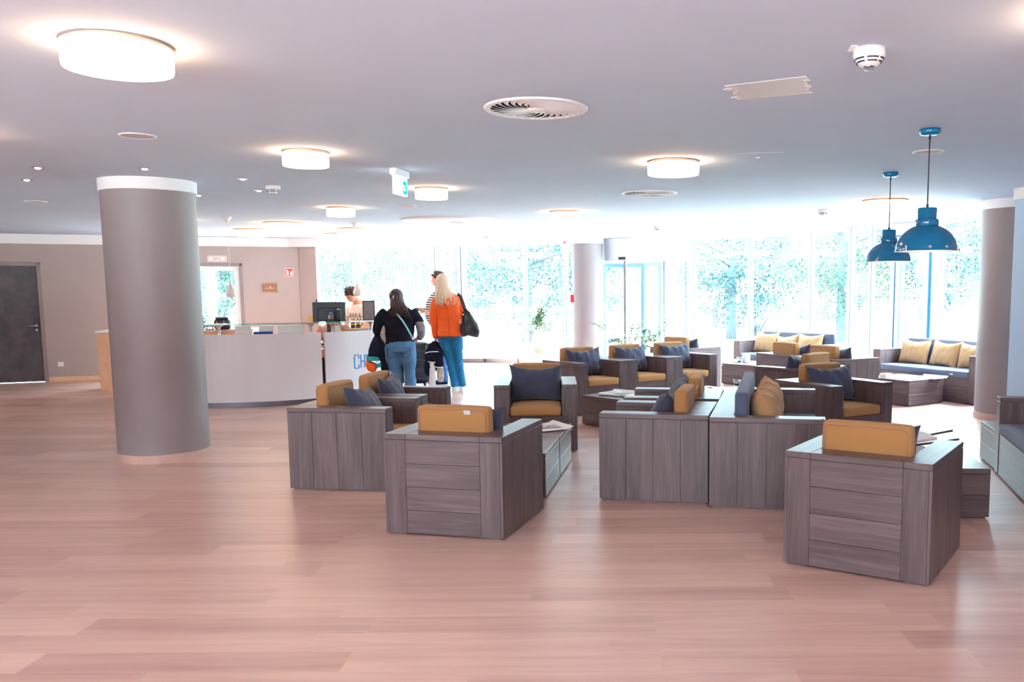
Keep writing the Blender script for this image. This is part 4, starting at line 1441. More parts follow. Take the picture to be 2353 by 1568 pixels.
desk = thing('reception_desk', 'curved white reception desk with glass shelf and blue lettering', 'reception desk', tuple(DC))
def dk(b, name, mats, par=None):
    o = b.build(name, mats, par or desk, fix=True)
    return o
g0 = radians(-47.4); g1 = radians(-45.9)
b = MB(); arc_wall(b, DR, radians(-165), g0, .075, .932, .03, 40); front_l = dk(b, 'front_panel', M['lam'])
b = MB(); arc_wall(b, DR, g1, radians(24), .075, .932, .03, 30); front_r = dk(b, 'front_panel', M['lam'])
b = MB(); arc_wall(b, DR - .10, radians(-165), radians(24), 0, .085, .03, 48); dk(b, 'plinth', M['plinth'])
b = MB(); arc_wall(b, DR - .034, radians(-165), radians(24), .72, .75, .5, 48); dk(b, 'worktop', M['oak'])
b = MB(); arc_wall(b, DR - .05, radians(-60), radians(-30), .09, .70, .02, 16); arc_wall(b, DR - .04, radians(-50), radians(-44), .45, .47, .3, 4); dk(b, 'carcass', M['black'])
b = MB(); arc_wall(b, DR - .036, radians(-48.6), radians(-44.8), .60, .715, .012, 4); dk(b, 'wooden_shelf_edge', plain('reddish_oak', (206, 140, 110), .5))
b = MB(); arc_wall(b, DR + .12, radians(-165), radians(18), 1.055, 1.067, .42, 60); gl = dk(b, 'glass_shelf', M['greenglass'])
b = MB(); arc_wall(b, DR + .1215, radians(-165), radians(18), 1.0555, 1.0665, .002, 60); b2 = dk(b, 'polished_edge', M['glassedge'], gl)
for (px, py) in ((502, 750), (714, 750), (763, 750), (852, 745)):
    a = desk_angle(px, py, DR - .1)
    p = Vector((cos(a), sin(a), 0)) * (DR - .1)
    b = MB(); b.lathe([(0, .75), (.030, .75), (.030, .76), (.017, .765), (.017, 1.0), (.03, 1.03), (.055, 1.042), (.055, 1.0545), (0, 1.0545)], 20, M=T(p.x, p.y, 0)); dk(b, 'shelf_post', M['steel'])

# blue stencil lettering, real raised strips following the curve
LET = {'C': [[(.38, 1), (.12, 1), (0, .84), (0, .16), (.12, 0), (.38, 0)], [(.62, 1), (.86, 1), (1, .84), (1, .74)], [(.62, 0), (.86, 0), (1, .16), (1, .26)]],
       'H': [[(.06, 0), (.06, 1)], [(.94, 0), (.94, 1)], [(.26, .5), (.74, .5)]],
       'E': [[(.08, 0), (.08, 1)], [(.32, .94), (.92, .94)], [(.32, .5), (.8, .5)], [(.32, .06), (.92, .06)]],
       'K': [[(.08, 0), (.08, 1)], [(.3, .48), (.9, 1)], [(.42, .56), (.95, 0)]],
       'I': [[(.5, 0), (.5, 1)]], 'N': [[(.06, 0), (.06, 1)], [(.94, 0), (.94, 1)], [(.2, .9), (.8, .1)]]}
aC = desk_angle(814.5, 835)
lw_, lh_ = .080, .182
s0 = 0.0
for ch in 'CHECK IN':
    if ch == ' ': s0 += .09; continue
    b = MB()
    for st in LET[ch]:
        strokes(b, [(s0 + p[0] * lw_, .425 + p[1] * lh_) for p in st], .021, lambda s, z, d: Vector(((DR + .0006 + d) * cos(aC + s / DR), (DR + .0006 + d) * sin(aC + s / DR), z)), .002)
    b.build('letter', M['letter'], front_r, fix=True)
    s0 += lw_ + .030

# ---- computer screen (its back towards us)
def mon_at(px, py, r):
    a = desk_angle(px, py, r); return dpt(a, r)
mp = far(757, 740, 11.72)
t = thing('computer_monitor', 'black computer monitor on the reception desk, its back facing us', 'monitor', (mp.x, mp.y, .75), radians(8))
b = MB(); b.box(-.213, .213, .0, .035, .315, .575, c=.006); scn = b.build('panel_back', M['black'], t)
b = MB(); b.box(-.145, .165, -.03, .001, .325, .50, c=.014); b.build('rear_bulge', M['black'], t)
b = MB(); b.box(-.06, .06, -.034, -.029, .478, .492); b.build('vent_slot', M['ink'], t)
b = MB(); b.ball((.125, -.031, .478), (.026, .003, .008), 12, 6); b.build('maker_badge', M['steel'], t)
b = MB(); b.box(-.035, .035, -.005, .025, .03, .36, c=.006); b.build('stand_neck', M['black'], t)
b = MB(); b.box(-.13, .13, -.09, .10, 0, .02, c=.006); b.build('stand_foot', M['black'], t)
b = MB(); b.box(-.205, .205, .034, .037, .322, .568); b.build('screen', plain('screen_glass', (20, 26, 34), .1), t)
t = thing('sticky_note', 'orange sticky note at the left edge of the monitor', 'note', (mp.x - .248, mp.y + .0, 1.105), radians(8))
b = MB(); b.box(-.034, .034, -.001, .001, -.04, .04); b.build('note', plain('note_orange', (250, 196, 116), .8), t)
o = thing('toy_figure', 'tiny pale ornament perched on the top left of the monitor', 'ornament', (mp.x - .165, mp.y - .01, 1.327), 0)
b = MB(); b.ball((0, .02, .012), (.018, .012, .012), 12, 8); b.build('base', M['bluecard'], o)
b = MB(); b.ball((0, .02, .034), (.014, .012, .014), 12, 8); b.build('head', M['mustard_pillow'], o)
# ---- small sign with card logos standing on the glass
a = desk_angle(760, 735, DR - .05); p = dpt(a, DR - .05, 1.067)
t = thing('card_payment_sign', 'small dark sign with coloured card logos on the glass shelf', 'sign', tuple(p), radians(6))
b = MB(); b.box(-.045, .045, -.004, .004, 0, .14, c=.002, M=RX(-.08)); b.build('sign_board', M['ink'], t)
b = MB(); b.box(-.045, .045, -.03, .03, 0, .006, c=.002); b.build('foot', M['clear'], t)
def patch(x0, x1, z0, z1, m, nm):
    b = MB(); b.box(x0, x1, -.0055, -.0035, z0, z1, M=RX(-.08)); b.build(nm, m, t)
patch(-.018, .022, .098, .128, plain('logo_blue', (30, 140, 210), .4), 'blue_logo')
patch(-.03, -.006, .072, .086, M['paper'], 'white_logo')
patch(-.03, -.006, .042, .062, plain('logo_cream', (240, 210, 190), .4), 'cream_logo')
patch(.004, .030, .046, .060, plain('logo_skyblue', (120, 190, 230), .4), 'pale_blue_logo')
for i, (x, m) in enumerate(((.010, M['signred']), (.022, plain('logo_amber', (250, 160, 60), .4)))):
    b = MB(); b.lathe([(0, 0), (.0095, 0), (.0095, .002), (0, .002)], 20, M=RX(-.08) @ T(x, -.0035 - .0004 * i, .078) @ RX(pi / 2)); b.build('round_logo', m, t)
# ---- framed stand seen from behind
a = desk_angle(848, 732, DR - .02); p = dpt(a, DR - .02, 1.067)
t = thing('display_stand', 'upright grey-backed display frame on the glass shelf beside the woman in black', 'display stand', tuple(p), radians(4))
b = MB(); b.box(-.075, .075, .004, .010, .012, .262); b.build('back_card', M['grey'], t)
b = MB(); b.box(-.082, -.072, -.006, .014, .0, .27, c=.002); b.box(.072, .082, -.006, .014, 0, .27, c=.002); b.box(-.082, .082, -.006, .014, .258, .27, c=.002); b.box(-.082, .082, -.006, .014, 0, .012, c=.002); b.build('frame', plain('frame_aubergine', (52, 38, 52), .5), t)
b = MB(); b.box(-.10, .10, -.05, .06, -.0, .003); b.build('foot_plate', M['steel'], t)
# ---- papers, folders, boxes on the worktop, seen below the glass
def on_desk(px, r, z=.75):
    a = desk_angle(px, 755, r); return dpt(a, r, z), a
for i, (px, w, h, lab) in enumerate(((557, .19, .285, 'leftmost white brochure leaning behind the desk front'), (612, .17, .28, 'white brochure with a dark mark behind the blue folder'),
                                (655, .17, .278, 'plain white brochure right of the blue folder'), (684, .185, .28, 'white brochure with a dark edge beside the middle shelf post'))):
    p, a = on_desk(px, DR - .16)
    t = thing('brochure', lab, 'brochure', tuple(p), a + pi / 2, 'brochures behind the desk front')
    b = MB(); b.box(-w / 2, w / 2, -.004, .004, 0, h, M=RX(-.16)); b.build('cover', M['paper'], t)
    b = MB()
    for z in (.17, .185, .12): b.box(-w * .38, w * (.1 + .1 * i), -.006, -.0035, z, z + .004, M=RX(-.16))
    b.build('print', plain('print_grey', (205, 190, 186), .8), t)
p, a = on_desk(607, DR - .08)
t = thing('blue_folder', 'blue folder lying slanted behind the desk front', 'folder', tuple(p), a + pi / 2)
b = MB(); b.box(-.13, .10, -.01, .01, 0, .22, c=.003, M=T(0, 0, .0) @ RX(-.35)); b.build('cover', M['bluecard'], t)
p, a = on_desk(820, DR - .22)
t = thing('cardboard_tray', 'open cardboard tray with pale blue end behind the desk front', 'box', tuple(p), a + pi / 2 + .25)
b = MB(); b.box(-.19, .12, -.1, .1, 0, .2, c=.003); b.build('tray', M['card'], t)
b = MB(); b.box(.121, .22, -.1, .1, 0, .20, c=.003); b.build('blue_end', plain('pale_blue_card', (172, 186, 206), .7), t)
t0 = None
for i, px in enumerate((812, 824)):
    p, a = on_desk(px, DR - .40)
    lab = ('left', 'right')[i] + ' one of two dark jars with gold bands under the glass'
    if t0 is None:
        t0 = thing('jar', lab, 'jar', tuple(p), 0, 'dark jars with gold bands')
        b = MB(); b.lathe([(0, .0), (.034, 0), (.034, .30), (0, .30)], 20); b.build('body', plain('dark_jar', (70, 40, 44), .3), t0)
        b = MB(); b.lathe([(.0345, .245), (.0352, .247), (.0352, .262), (.0345, .264)], 20); b.lathe([(.0345, .285), (.0355, .287), (.0355, .302), (.0, .303)], 20); b.build('gold_band', M['gold'], t0)
    else:
        dup(t0, tuple(p), 0, lab, 'dark jars with gold bands')
p, a = on_desk(776, DR - .12)
t = thing('paper_stand', 'folded pale card standing right of the monitor foot', 'paper', tuple(p), a + pi / 2)
b = MB(); b.add([(-.10, -.05, 0), (.10, -.05, 0), (.02, 0, .26), (-.04, 0, .26), (-.10, .05, 0), (.10, .05, 0), (-.098, -.044, 0), (.098, -.044, 0), (.018, 0, .255), (-.038, 0, .255)], [(0, 1, 2, 3), (4, 3, 2, 5), (1, 5, 2), (0, 3, 4)]); b.build('folded_card', plain('pale_card', (238, 214, 200), .8), t)
p = Vector((-3.97, 11.90, .75)); a = radians(-88)
t = thing('keyboard', 'keyboard under the hands of the seated receptionist', 'keyboard', tuple(p), a + pi / 2)
b = MB(); b.box(-.2, .2, -.07, .07, 0, .018, c=.004); b.build('case', M['tagwhite'], t)
b = MB()
for i in range(14):
    for j in range(4): b.box(-.185 + i * .0265, -.185 + i * .0265 + .022, -.058 + j * .029, -.058 + j * .029 + .024, .018, .023)
b.build('keys', M['grey'], t)
t = thing('desk_phone', 'black telephone handset and cord beside the monitor foot', 'phone', (mp.x + .02, mp.y + .22, .75), .3)
b = MB(); b.box(-.07, .07, -.09, .09, 0, .03, c=.008); b.build('base', M['black'], t)
b = MB(); b.tube([(-.05, -.08, .06), (-.05, -.04, .075), (-.05, .04, .075), (-.05, .08, .06)], [.02, .013, .013, .02], 10); b.build('handset', M['black'], t)
b = MB(); b.tube([(-.05 + .03 * sin(k * .9), -.1 - k * .006, .06 + .05 * sin(k * .35)) for k in range(24)], .004, 6); b.build('cord', M['black'], t)
# staff-side glass
t = thing('inner_glass_shelf', 'second glass shelf on the far side of the reception desk', 'glass shelf', (-3.84, 13.05, 0), radians(-4))
b = MB(); b.box(-.15, .75, -.1, .1, 1.085, 1.097); g2 = b.build('shelf_plate', M['greenglass'], t)
b = MB(); b.box(-.15, .75, -.103, -.1, 1.0855, 1.0965); b.build('polished_edge', M['glassedge'], g2)
for x in (-.1, .7):
    b = MB(); b.tube([(x, 0, 0), (x, 0, 1.085)], .015, 10); b.build('post', M['steel'], t)

# ---- back counter by the left wall, handbag and laptop on it
t = thing('back_counter', 'pale wooden back counter with white top in front of the glazed door', 'counter', (-6.62, 13.55, 0), radians(14))
b = MB(); b.box(-1.2, 1.0, -.3, .4, .87, .90, c=.003); b.build('top', M['lam'], t)
b = MB(); b.box(-1.18, .98, -.28, .38, .0, .87, c=.003); b.build('body', M['oak'], t)
hb = far(512, 760, 13.35)
t = thing('handbag', 'dark grey handbag with a drooping handle on the back counter', 'handbag', (hb.x, hb.y, .90), radians(12))
b = MB(); soft_box(b, 0, 0, .075, .108, .05, .075, .03, .01); b.build('bag_body', M['leather'], t, fix=True)
b = MB(); soft_box(b, 0, 0, .165, .088, .045, .018, .012, .004); b.build('bag_top', M['leather'], t, fix=True)
b = MB(); b.tube([(-.02 + .055 * cos(a_), -.056, .13 + .065 * sin(a_)) for a_ in [pi + k * pi / 10 for k in range(11)]], .006, 8); b.build('handle', M['grey'], t)
b = MB(); b.tube([(-.09, -.05, .03), (-.07, -.08, -.0), (-.03, -.10, .004)], .006, 6); b.tube([(.085, -.05, .05), (.09, -.06, .0)], .006, 6); b.build('strap', M['leather'], t)
lp = far(469, 735, 13.5)
t = thing('laptop', 'thin open laptop at the left end of the back counter, by the pillar', 'laptop', (lp.x - .02, lp.y, .90), radians(70))
b = MB(); b.box(-.15, .15, -.1, .1, 0, .014, c=.003); b.build('keyboard_base', M['steel'], t)
b = MB(); b.box(-.15, .15, -.004, .004, 0, .22, c=.003, M=T(0, .1, .012) @ RX(-.25)); b.build('screen_lid', M['black'], t)
sp = far(482, 752, 13.15)
t = thing('desk_caddy', 'small black caddy on the back counter beside the pillar', 'caddy', (sp.x, sp.y, .90), 0)
b = MB(); b.box(-.05, .05, -.03, .03, 0, .012, c=.003); b.box(-.05, .05, -.03, .03, .05, .065, c=.003); b.build('trays', M['black'], t)
for x in (-.045, .045):
    b = MB(); b.box(x - .004, x + .004, -.005, .005, .01, .085); b.build('post', M['black'], t)
# ---------------------------------------------------------------- people
def hand(b, w, d, up, side, L=.175, curl=.5, spread=.05, thumb=1):
    "palm, four bent fingers of different length and a thumb; w wrist, d pointing direction, up = back of the hand, side = thumb side"
    w = Vector(w); d = Vector(d).normalized(); up = Vector(up); up = (up - d * up.dot(d)).normalized(); sd = d.cross(up) * thumb
    P = lambda a, s, u: w + d * a + sd * s + up * u
    k = L / .18
    b.loft([(*P(-.02, 0, 0), .024 * k, .019 * k), (*P(.02 * k, 0, 0), .030 * k, .017 * k), (*P(.055 * k, 0, 0), .040 * k, .015 * k), (*P(.088 * k, 0, 0), .038 * k, .012 * k)], 12, side=sd)
    for i, (s, ln) in enumerate(((.028, .068), (.010, .078), (-.010, .072), (-.028, .056))):
        s *= k; ln *= k
        a0 = .085 * k
        c1, c2 = curl * .7, curl * 1.5
        q0 = P(a0 - .012, s, 0); q1 = P(a0 + ln * .42 * cos(c1), s * (1 + spread), -ln * .42 * sin(c1))
        q2 = q1 + (d * cos(c2) - up * sin(c2)) * ln * .34; q3 = q2 + (d * cos(c2 * 1.35) - up * sin(c2 * 1.35)) * ln * .26
        b.tube([q0, q1, q2, q3], [.0095 * k, .0090 * k, .0082 * k, .0062 * k], 8)
    b.tube([P(.022 * k, .026 * k, -.004), P(.05 * k, .050 * k, -.014), P(.078 * k, .056 * k, -.022), P(.098 * k, .052 * k, -.028)], [.013 * k, .011 * k, .0095 * k, .007 * k], 8)


def head(b, c, R, r=.1, jaw=True):
    "skull, jaw, nose, ears, lips, brow about centre c; R rotates head (local +y is the face)"
    Mx = T(*c) @ R
    k = r / .1
    b.ball((0, -.008 * k, .018 * k), (.076 * k, .096 * k, .098 * k), 20, 14, M=Mx)
    b.loft([(0, .02 * k, .02 * k, .072 * k, .078 * k), (0, .028 * k, -.03 * k, .066 * k, .070 * k), (0, .034 * k, -.07 * k, .052 * k, .058 * k), (0, .042 * k, -.105 * k, .028 * k, .036 * k)], 16, side=(1, 0, 0), M=Mx)
    b.loft([(0, .092 * k, .018 * k, .008 * k, .008 * k), (0, .108 * k, -.014 * k, .012 * k, .012 * k), (0, .104 * k, -.030 * k, .016 * k, .011 * k), (0, .088 * k, -.034 * k, .012 * k, .008 * k)], 10, M=Mx)
    for s in (-1, 1):
        b.loft([(s * .076 * k, -.002 * k, -.032 * k, .006 * k, .012 * k), (s * .083 * k, -.006 * k, -.006 * k, .008 * k, .018 * k), (s * .084 * k, -.010 * k, .018 * k, .007 * k, .020 * k), (s * .078 * k, -.008 * k, .034 * k, .005 * k, .010 * k)], 10, M=Mx)
        b.ball((s * .032 * k, .072 * k, .036 * k), (.026 * k, .018 * k, .009 * k), 10, 6, M=Mx)
    b.ball((0, .090 * k, -.058 * k), (.024 * k, .012 * k, .007 * k), 10, 6, M=Mx)
    b.ball((0, .088 * k, -.068 * k), (.021 * k, .012 * k, .007 * k), 10, 6, M=Mx)
    return Mx


def eyes(root, Mx, k=1.0):
    for s in (-1, 1):
        b = MB(); b.ball((s * .032 * k, .083 * k, .020 * k), (.013 * k, .009 * k, .008 * k), 12, 8, M=Mx); e = b.build('eye', M['paper'], root)
        b = MB(); b.ball((s * .032 * k, .0905 * k, .020 * k), (.006 * k, .003 * k, .006 * k), 10, 6, M=Mx); b.build('iris', M['ink'], e)
    b = MB()
    for s in (-1, 1): b.tube([Mx @ Vector((s * .016 * k, .090 * k, .040 * k)), Mx @ Vector((s * .034 * k, .091 * k, .046 * k)), Mx @ Vector((s * .05 * k, .082 * k, .040 * k))], .0035 * k, 6)
    b.build('eyebrows', M['brunette'], root)


def shoe(root, x, y, yaw, L=.26, w=.046, up=None, lo=None, z=0):
    Mx = T(x, y, z) @ RZ(yaw)
    b = MB(); b.loft([(0, -.07, .05, .032, .036), (0, -.02, .05, .042, .045), (0, .06, .045, w, .036), (0, .13, .036, w * .92, .028), (0, L - .085, .030, .026, .018)], 14, side=(1, 0, 0), M=Mx)
    s = b.build('shoe', up, root)
    b = MB(); pr = [(-.036, -.085), (.036, -.085), (.044, .0), (.050, .09), (.04, .155), (.02, L - .07), (-.02, L - .07), (-.04, .155), (-.050, .09), (-.044, 0)]
    b.prism(pr, .0, .022, M=Mx); b.build('sole', lo, s)
    return s


# ---------- blonde woman in the orange jacket (back to us)
t = thing('person', 'person with long blond hair and orange jacket, back to us, dark bag on shoulder', 'person', (-2.30, 12.62, 0), radians(6))
def L_(pts): return pts
b = MB()
lean = lambda z: -.145 * max(0, z - .8) / .8 - .055 * min(z, .8) / .8 if z > 0 else 0
b.loft([(-.065, 0, .80, .14, .095), (-.065, 0, .92, .15, .105), (-.075, .005, 1.05, .135, .10), (-.09, .0, 1.2, .15, .11), (-.10, -.005, 1.33, .165, .105), (-.105, -.01, 1.40, .10, .07), (-.11, -.005, 1.45, .052, .052), (-.145, .01, 1.54, .048, .05)], 18)
b.loft([(-.135, 0, .86, .072, .085), (-.135, .0, .72, .072, .08), (-.085, .015, .46, .056, .06), (-.06, -.0, .28, .05, .055), (-.025, -.02, .10, .035, .038), (-.022, -.015, .05, .036, .045)], 14)
b.loft([(-.003, 0, .86, .072, .085), (.006, .0, .72, .072, .08), (.035, .02, .46, .056, .06), (.05, .005, .28, .05, .055), (.070, .03, .10, .035, .038), (.070, .035, .05, .036, .045)], 14)
b.loft([(-.24, 0, 1.355, .055, .055), (-.285, .0, 1.24, .05, .05), (-.305, .015, 1.06, .042, .042), (-.295, .045, .90, .034, .034), (-.285, .065, .78, .026, .028)], 12)
b.loft([(.04, 0, 1.35, .055, .055), (.095, .02, 1.22, .048, .048), (.125, .04, 1.08, .042, .042), (.09, .16, 1.02, .036, .036), (.03, .26, 1.06, .027, .027)], 12)
hand(b, (-.285, .068, .775), (.02, .05, -1), (-1, .1, 0), 1, curl=.9, thumb=1)
hand(b, (.03, .26, 1.06), (-.4, .8, .2), (.3, .1, .9), 1, curl=.6, thumb=-1)
RH = RZ(radians(22)) @ RX(radians(-4))
Mh = head(b, (-.165, .02, 1.595), RH, .098)
fuse(b, 'body', M['skin'], t, .0065, 3)
eyes(t, Mh, .98)
b = MB()   # jeans
b.loft([(-.067, 0, .90, .155, .105), (-.067, -.003, .82, .166, .118), (-.07, -.006, .76, .165, .122)], 20)
b.loft([(-.138, -.005, .82, .090, .105), (-.142, -.005, .72, .096, .108), (-.115, .01, .58, .076, .082), (-.085, .015, .46, .062, .066), (-.06, .0, .30, .062, .066), (-.03, -.015, .14, .060, .070), (-.023, -.015, .085, .064, .078)], 16)
b.loft([(.002, -.005, .82, .088, .105), (.01, -.005, .72, .094, .108), (.022, .01, .58, .074, .082), (.035, .02, .46, .060, .066), (.052, .01, .30, .062, .066), (.068, .025, .14, .060, .070), (.071, .03, .085, .064, .078)], 16)
jn = fuse(b, 'jeans', M['jeans'], t, .009, 3, .006, 14)
b = MB()
for s, cx_ in ((-1, -.145), (1, .0)):
    b.tube([(cx_ - .05, -.128, .775), (cx_ + .045, -.132, .775), (cx_ + .045, -.130, .71), (cx_, -.126, .68), (cx_ - .05, -.124, .71), (cx_ - .05, -.128, .775)], .002, 5)
b.build('pocket_seams', M['navy'], jn)
b = MB()   # jacket
b.loft([(-.068, -.002, .815, .185, .135), (-.07, -.002, .92, .182, .132), (-.078, .003, 1.05, .166, .122), (-.09, .0, 1.2, .180, .13), (-.10, -.005, 1.32, .192, .122), (-.105, -.01, 1.395, .125, .088), (-.112, -.008, 1.435, .072, .068)], 22)
b.loft([(-.215, 0, 1.36, .068, .068), (-.275, .0, 1.27, .070, .070), (-.305, .012, 1.08, .060, .062), (-.298, .045, .90, .050, .052), (-.287, .062, .785, .042, .044)], 14)
b.loft([(.015, 0, 1.36, .068, .068), (.09, .02, 1.24, .066, .066), (.128, .04, 1.08, .060, .060), (.09, .16, 1.02, .050, .050), (.045, .24, 1.05, .04, .04)], 14)
b.loft([(-.235, -.02, 1.375, .03, .035), (-.19, -.085, 1.345, .045, .05), (-.10, -.125, 1.315, .055, .06), (-.015, -.085, 1.345, .045, .05), (.03, -.02, 1.375, .03, .035)], 12, side=(0, 1, 0))
jk = fuse(b, 'jacket', M['orange'], t, .008, 4, .007, 11)
b = MB(); b.tube([(-.075 + .187 * cos(a_), -.002 + .138 * sin(a_), .822) for a_ in [2 * pi * k / 40 for k in range(40)]], .005, 6, loop=True); b.tube([(-.075, -.137, .83), (-.085, -.128, 1.1), (-.10, -.14, 1.27)], .003, 5)
b.build('hem_seam', plain('orange_seam', (206, 60, 16), .7), jk)
b = MB()   # hair: cap and long falling locks
b.ball((-.165, .008, 1.615), (.093, .108, .100), 24, 16)
rr = random.Random(5)
Mhair = T(-.165, .02, 1.595) @ RH
for k in range(120):
    a_ = radians(rr.uniform(150, 390)) if k % 2 else radians(rr.uniform(185, 355))
    sx, sy = cos(a_), sin(a_)
    p0 = Mhair @ Vector((sx * .05, sy * .06, .095)); p1 = Mhair @ Vector((sx * .092, sy * .106, .02)); p2 = Mhair @ Vector((sx * .092, sy * .108 - .006, -.08))
    side_ = max(0, sx) ; ln = rr.uniform(.26, .33) + .03 * (1 - abs(sx))
    e = Vector((-.150 + sx * .11 + .06 * side_ * rr.uniform(.4, 1.5), -.128 - abs(sy) * .05 + .02 * rr.uniform(-1, 1), 1.595 - ln))
    m = p2.lerp(e, .5) + Vector((rr.uniform(-.012, .012), rr.uniform(-.008, .008), 0))
    b.loft([(*p0, .012, .010), (*p1, .017, .012), (*p2, .017, .011), (*m, .013, .008), (*e, .003, .002)], 8, side=(-sy, sx, 0), sub=3)
b.build('hair', M['blond'], t)
for x_, y_, a_ in ((-.022, -.03, 6), (.072, .02, -12)):
    s_ = shoe(t, x_, y_, radians(a_), up=M['sole'], lo=M['sole'])
    b = MB(); b.lathe([(.040, .075), (.042, .13)], 16, M=T(x_, y_ - .0, 0)); b.build('sock', M['navy'], s_)
# bag hanging from her shoulder, jackets in her hand
Mo = T(-2.30, 12.62, 0) @ RZ(radians(6))
bg = thing('shoulder_bag', 'big black shoulder bag hanging on the back of the orange jacket', 'bag', (-2.30, 12.62, 0), radians(6))
b = MB()
b.loft([(.155, -.12, 1.215, .012, .02), (.17, -.115, 1.14, .06, .045), (.195, -.105, 1.02, .10, .07), (.225, -.10, .92, .125, .085), (.24, -.10, .85, .115, .075), (.235, -.10, .815, .085, .05)], 18, side=(1, .1, .22), power=2.6)
b.loft([(.12, -.11, 1.0, .05, .04), (.15, -.11, .88, .07, .05), (.17, -.11, .82, .06, .035)], 12)
fuse(b, 'bag_body', M['leather'], bg, .008, 3, .006, 12)
b = MB(); b.tube([(.04, .05, 1.37), (.055, .0, 1.425), (.07, -.06, 1.41), (.11, -.115, 1.30), (.15, -.13, 1.18)], [.014] * 5, 8); b.tube([(.06, .05, 1.36), (.08, .0, 1.41), (.10, -.06, 1.39), (.14, -.11, 1.28), (.19, -.12, 1.12)], [.011] * 5, 8); b.build('strap', M['leather'], bg)
b = MB(); b.ball((.128, -.16, 1.125), (.012, .006, .014), 10, 6); b.build('metal_ring', M['chrome'], bg)

jb = thing('held_jackets', 'bundle of navy jackets with white piping hanging from the hand of the blond woman', 'jacket', (-2.30, 12.62, 0), radians(6))
b = MB()
b.loft([(-.285, .03, .74, .03, .03), (-.30, .0, .68, .085, .06), (-.31, -.02, .58, .125, .075), (-.325, -.02, .48, .13, .07), (-.345, -.02, .40, .11, .06), (-.385, -.01, .30, .075, .045), (-.40, 0, .24, .035, .03)], 16)
b.loft([(-.26, -.03, .66, .05, .05), (-.245, -.055, .56, .065, .055), (-.235, -.06, .46, .062, .05), (-.23, -.06, .375, .055, .045)], 14)
b.loft([(-.345, -.05, .60, .06, .045), (-.33, -.075, .50, .055, .045), (-.325, -.08, .455, .05, .04)], 12)
jkk = fuse(b, 'jacket_cloth', M['navy'], jb, .008, 3, .010, 12)
b = MB()
b.tube([(-.43, -.06, .575), (-.38, -.098, .595), (-.31, -.11, .60), (-.24, -.115, .600)], .007, 6)
b.tube([(-.385, -.105, .457), (-.34, -.125, .45), (-.285, -.115, .446)], .007, 6)
b.tube([(-.29, -.09, .378), (-.24, -.112, .372), (-.18, -.09, .376)], .008, 6)
b.build('white_piping', M['paper'], jkk)
b = MB(); b.loft([(-.335, -.06, .45, .04, .03), (-.335, -.06, .30, .045, .03), (-.345, -.05, .10, .05, .03), (-.345, -.05, .03, .046, .028)], 12); fuse(b, 'white_sleeve', M['paper'], jb, .008, 2, .004, 14)
b = MB(); b.loft([(-.23, -.05, .38, .045, .035), (-.225, -.05, .26, .055, .035), (-.225, -.05, .16, .045, .03)], 12); fuse(b, 'patterned_scarf', plain('patterned_scarf', (206, 196, 186), .9, var=.45, scale=45), jb, .007, 2, .004, 20)

# ---------- dark-haired woman in black, hips in blue jeans (back to us)
WB = (-2.79, 11.37, 0); wa = radians(4)
t = thing('person', 'person with dark tied hair in black cardigan and faded jeans, back to us', 'person', WB, wa)
b = MB()
b.loft([(.0, 0, .70, .15, .10), (.0, -.01, .78, .165, .12), (-.0, 0, .90, .165, .13), (-.005, .0, 1.05, .18, .135), (-.01, .0, 1.17, .18, .125), (-.02, .0, 1.25, .11, .085), (-.03, .015, 1.29, .055, .055), (-.04, .04, 1.36, .05, .05)], 18)
b.loft([(-.09, 0, .74, .078, .09), (-.092, 0, .60, .078, .085), (-.065, .02, .40, .06, .065), (-.05, -.01, .22, .055, .06), (-.03, -.03, .05, .036, .045)], 14)
b.loft([(.085, 0, .74, .078, .09), (.092, 0, .60, .078, .085), (.10, .02, .40, .06, .065), (.115, .0, .22, .055, .06), (.12, -.01, .05, .036, .045)], 14)
b.loft([(-.19, 0, 1.20, .06, .06), (-.255, .0, 1.10, .056, .056), (-.295, .03, .95, .046, .046), (-.27, .14, .86, .038, .038), (-.235, .24, .85, .028, .028)], 12)
b.loft([(.165, 0, 1.20, .06, .06), (.225, .01, 1.10, .054, .054), (.262, .03, .98, .046, .046), (.245, .11, .88, .038, .038), (.20, .18, .84, .028, .028)], 12)
hand(b, (-.235, .24, .85), (.3, .9, -.1), (-.3, .1, 1), 1, L=.16, curl=.7, thumb=1)
hand(b, (.20, .18, .84), (-.5, .8, -.1), (.2, .1, 1), 1, L=.16, curl=.7, thumb=-1)
RHb = RZ(radians(38)) @ RX(radians(-16))
Mh = head(b, (-.045, .06, 1.385), RHb, .094)
fuse(b, 'body', M['skin_dark'], t, .0065, 3)
eyes(t, Mh, .94)
b = MB()
b.loft([(.0, -.005, .81, .190, .148), (.0, -.012, .74, .196, .16), (.0, -.012, .68, .188, .15)], 20)
b.loft([(-.098, -.012, .74, .104, .142), (-.098, -.008, .60, .102, .115), (-.085, .008, .50, .085, .094), (-.067, .02, .40, .070, .076), (-.055, -.0, .22, .070, .076), (-.035, -.02, .045, .068, .078)], 16)
b.loft([(.092, -.012, .74, .104, .142), (.097, -.008, .60, .102, .115), (.10, .008, .50, .085, .094), (.102, .02, .40, .070, .076), (.116, .008, .22, .070, .076), (.122, -.0, .045, .068, .078)], 16)
jn = fuse(b, 'jeans', M['jeans2'], t, .009, 3, .007, 13)
b = MB()
for cx_ in (-.09, .09):
    b.tube([(cx_ - .055, -.150, .735), (cx_ + .055, -.152, .74), (cx_ + .055, -.156, .64), (cx_, -.152, .605), (cx_ - .055, -.150, .64), (cx_ - .055, -.150, .735)], .0025, 5)
b.build('pocket_seams', M['navy'], jn)
b = MB()
for p in ((-.03, -.157, .742), (.05, -.158, .742), (.145, -.14, .742)): b.ball(p, (.009, .004, .006), 8, 6)
b.build('rivets', M['gold'], jn)
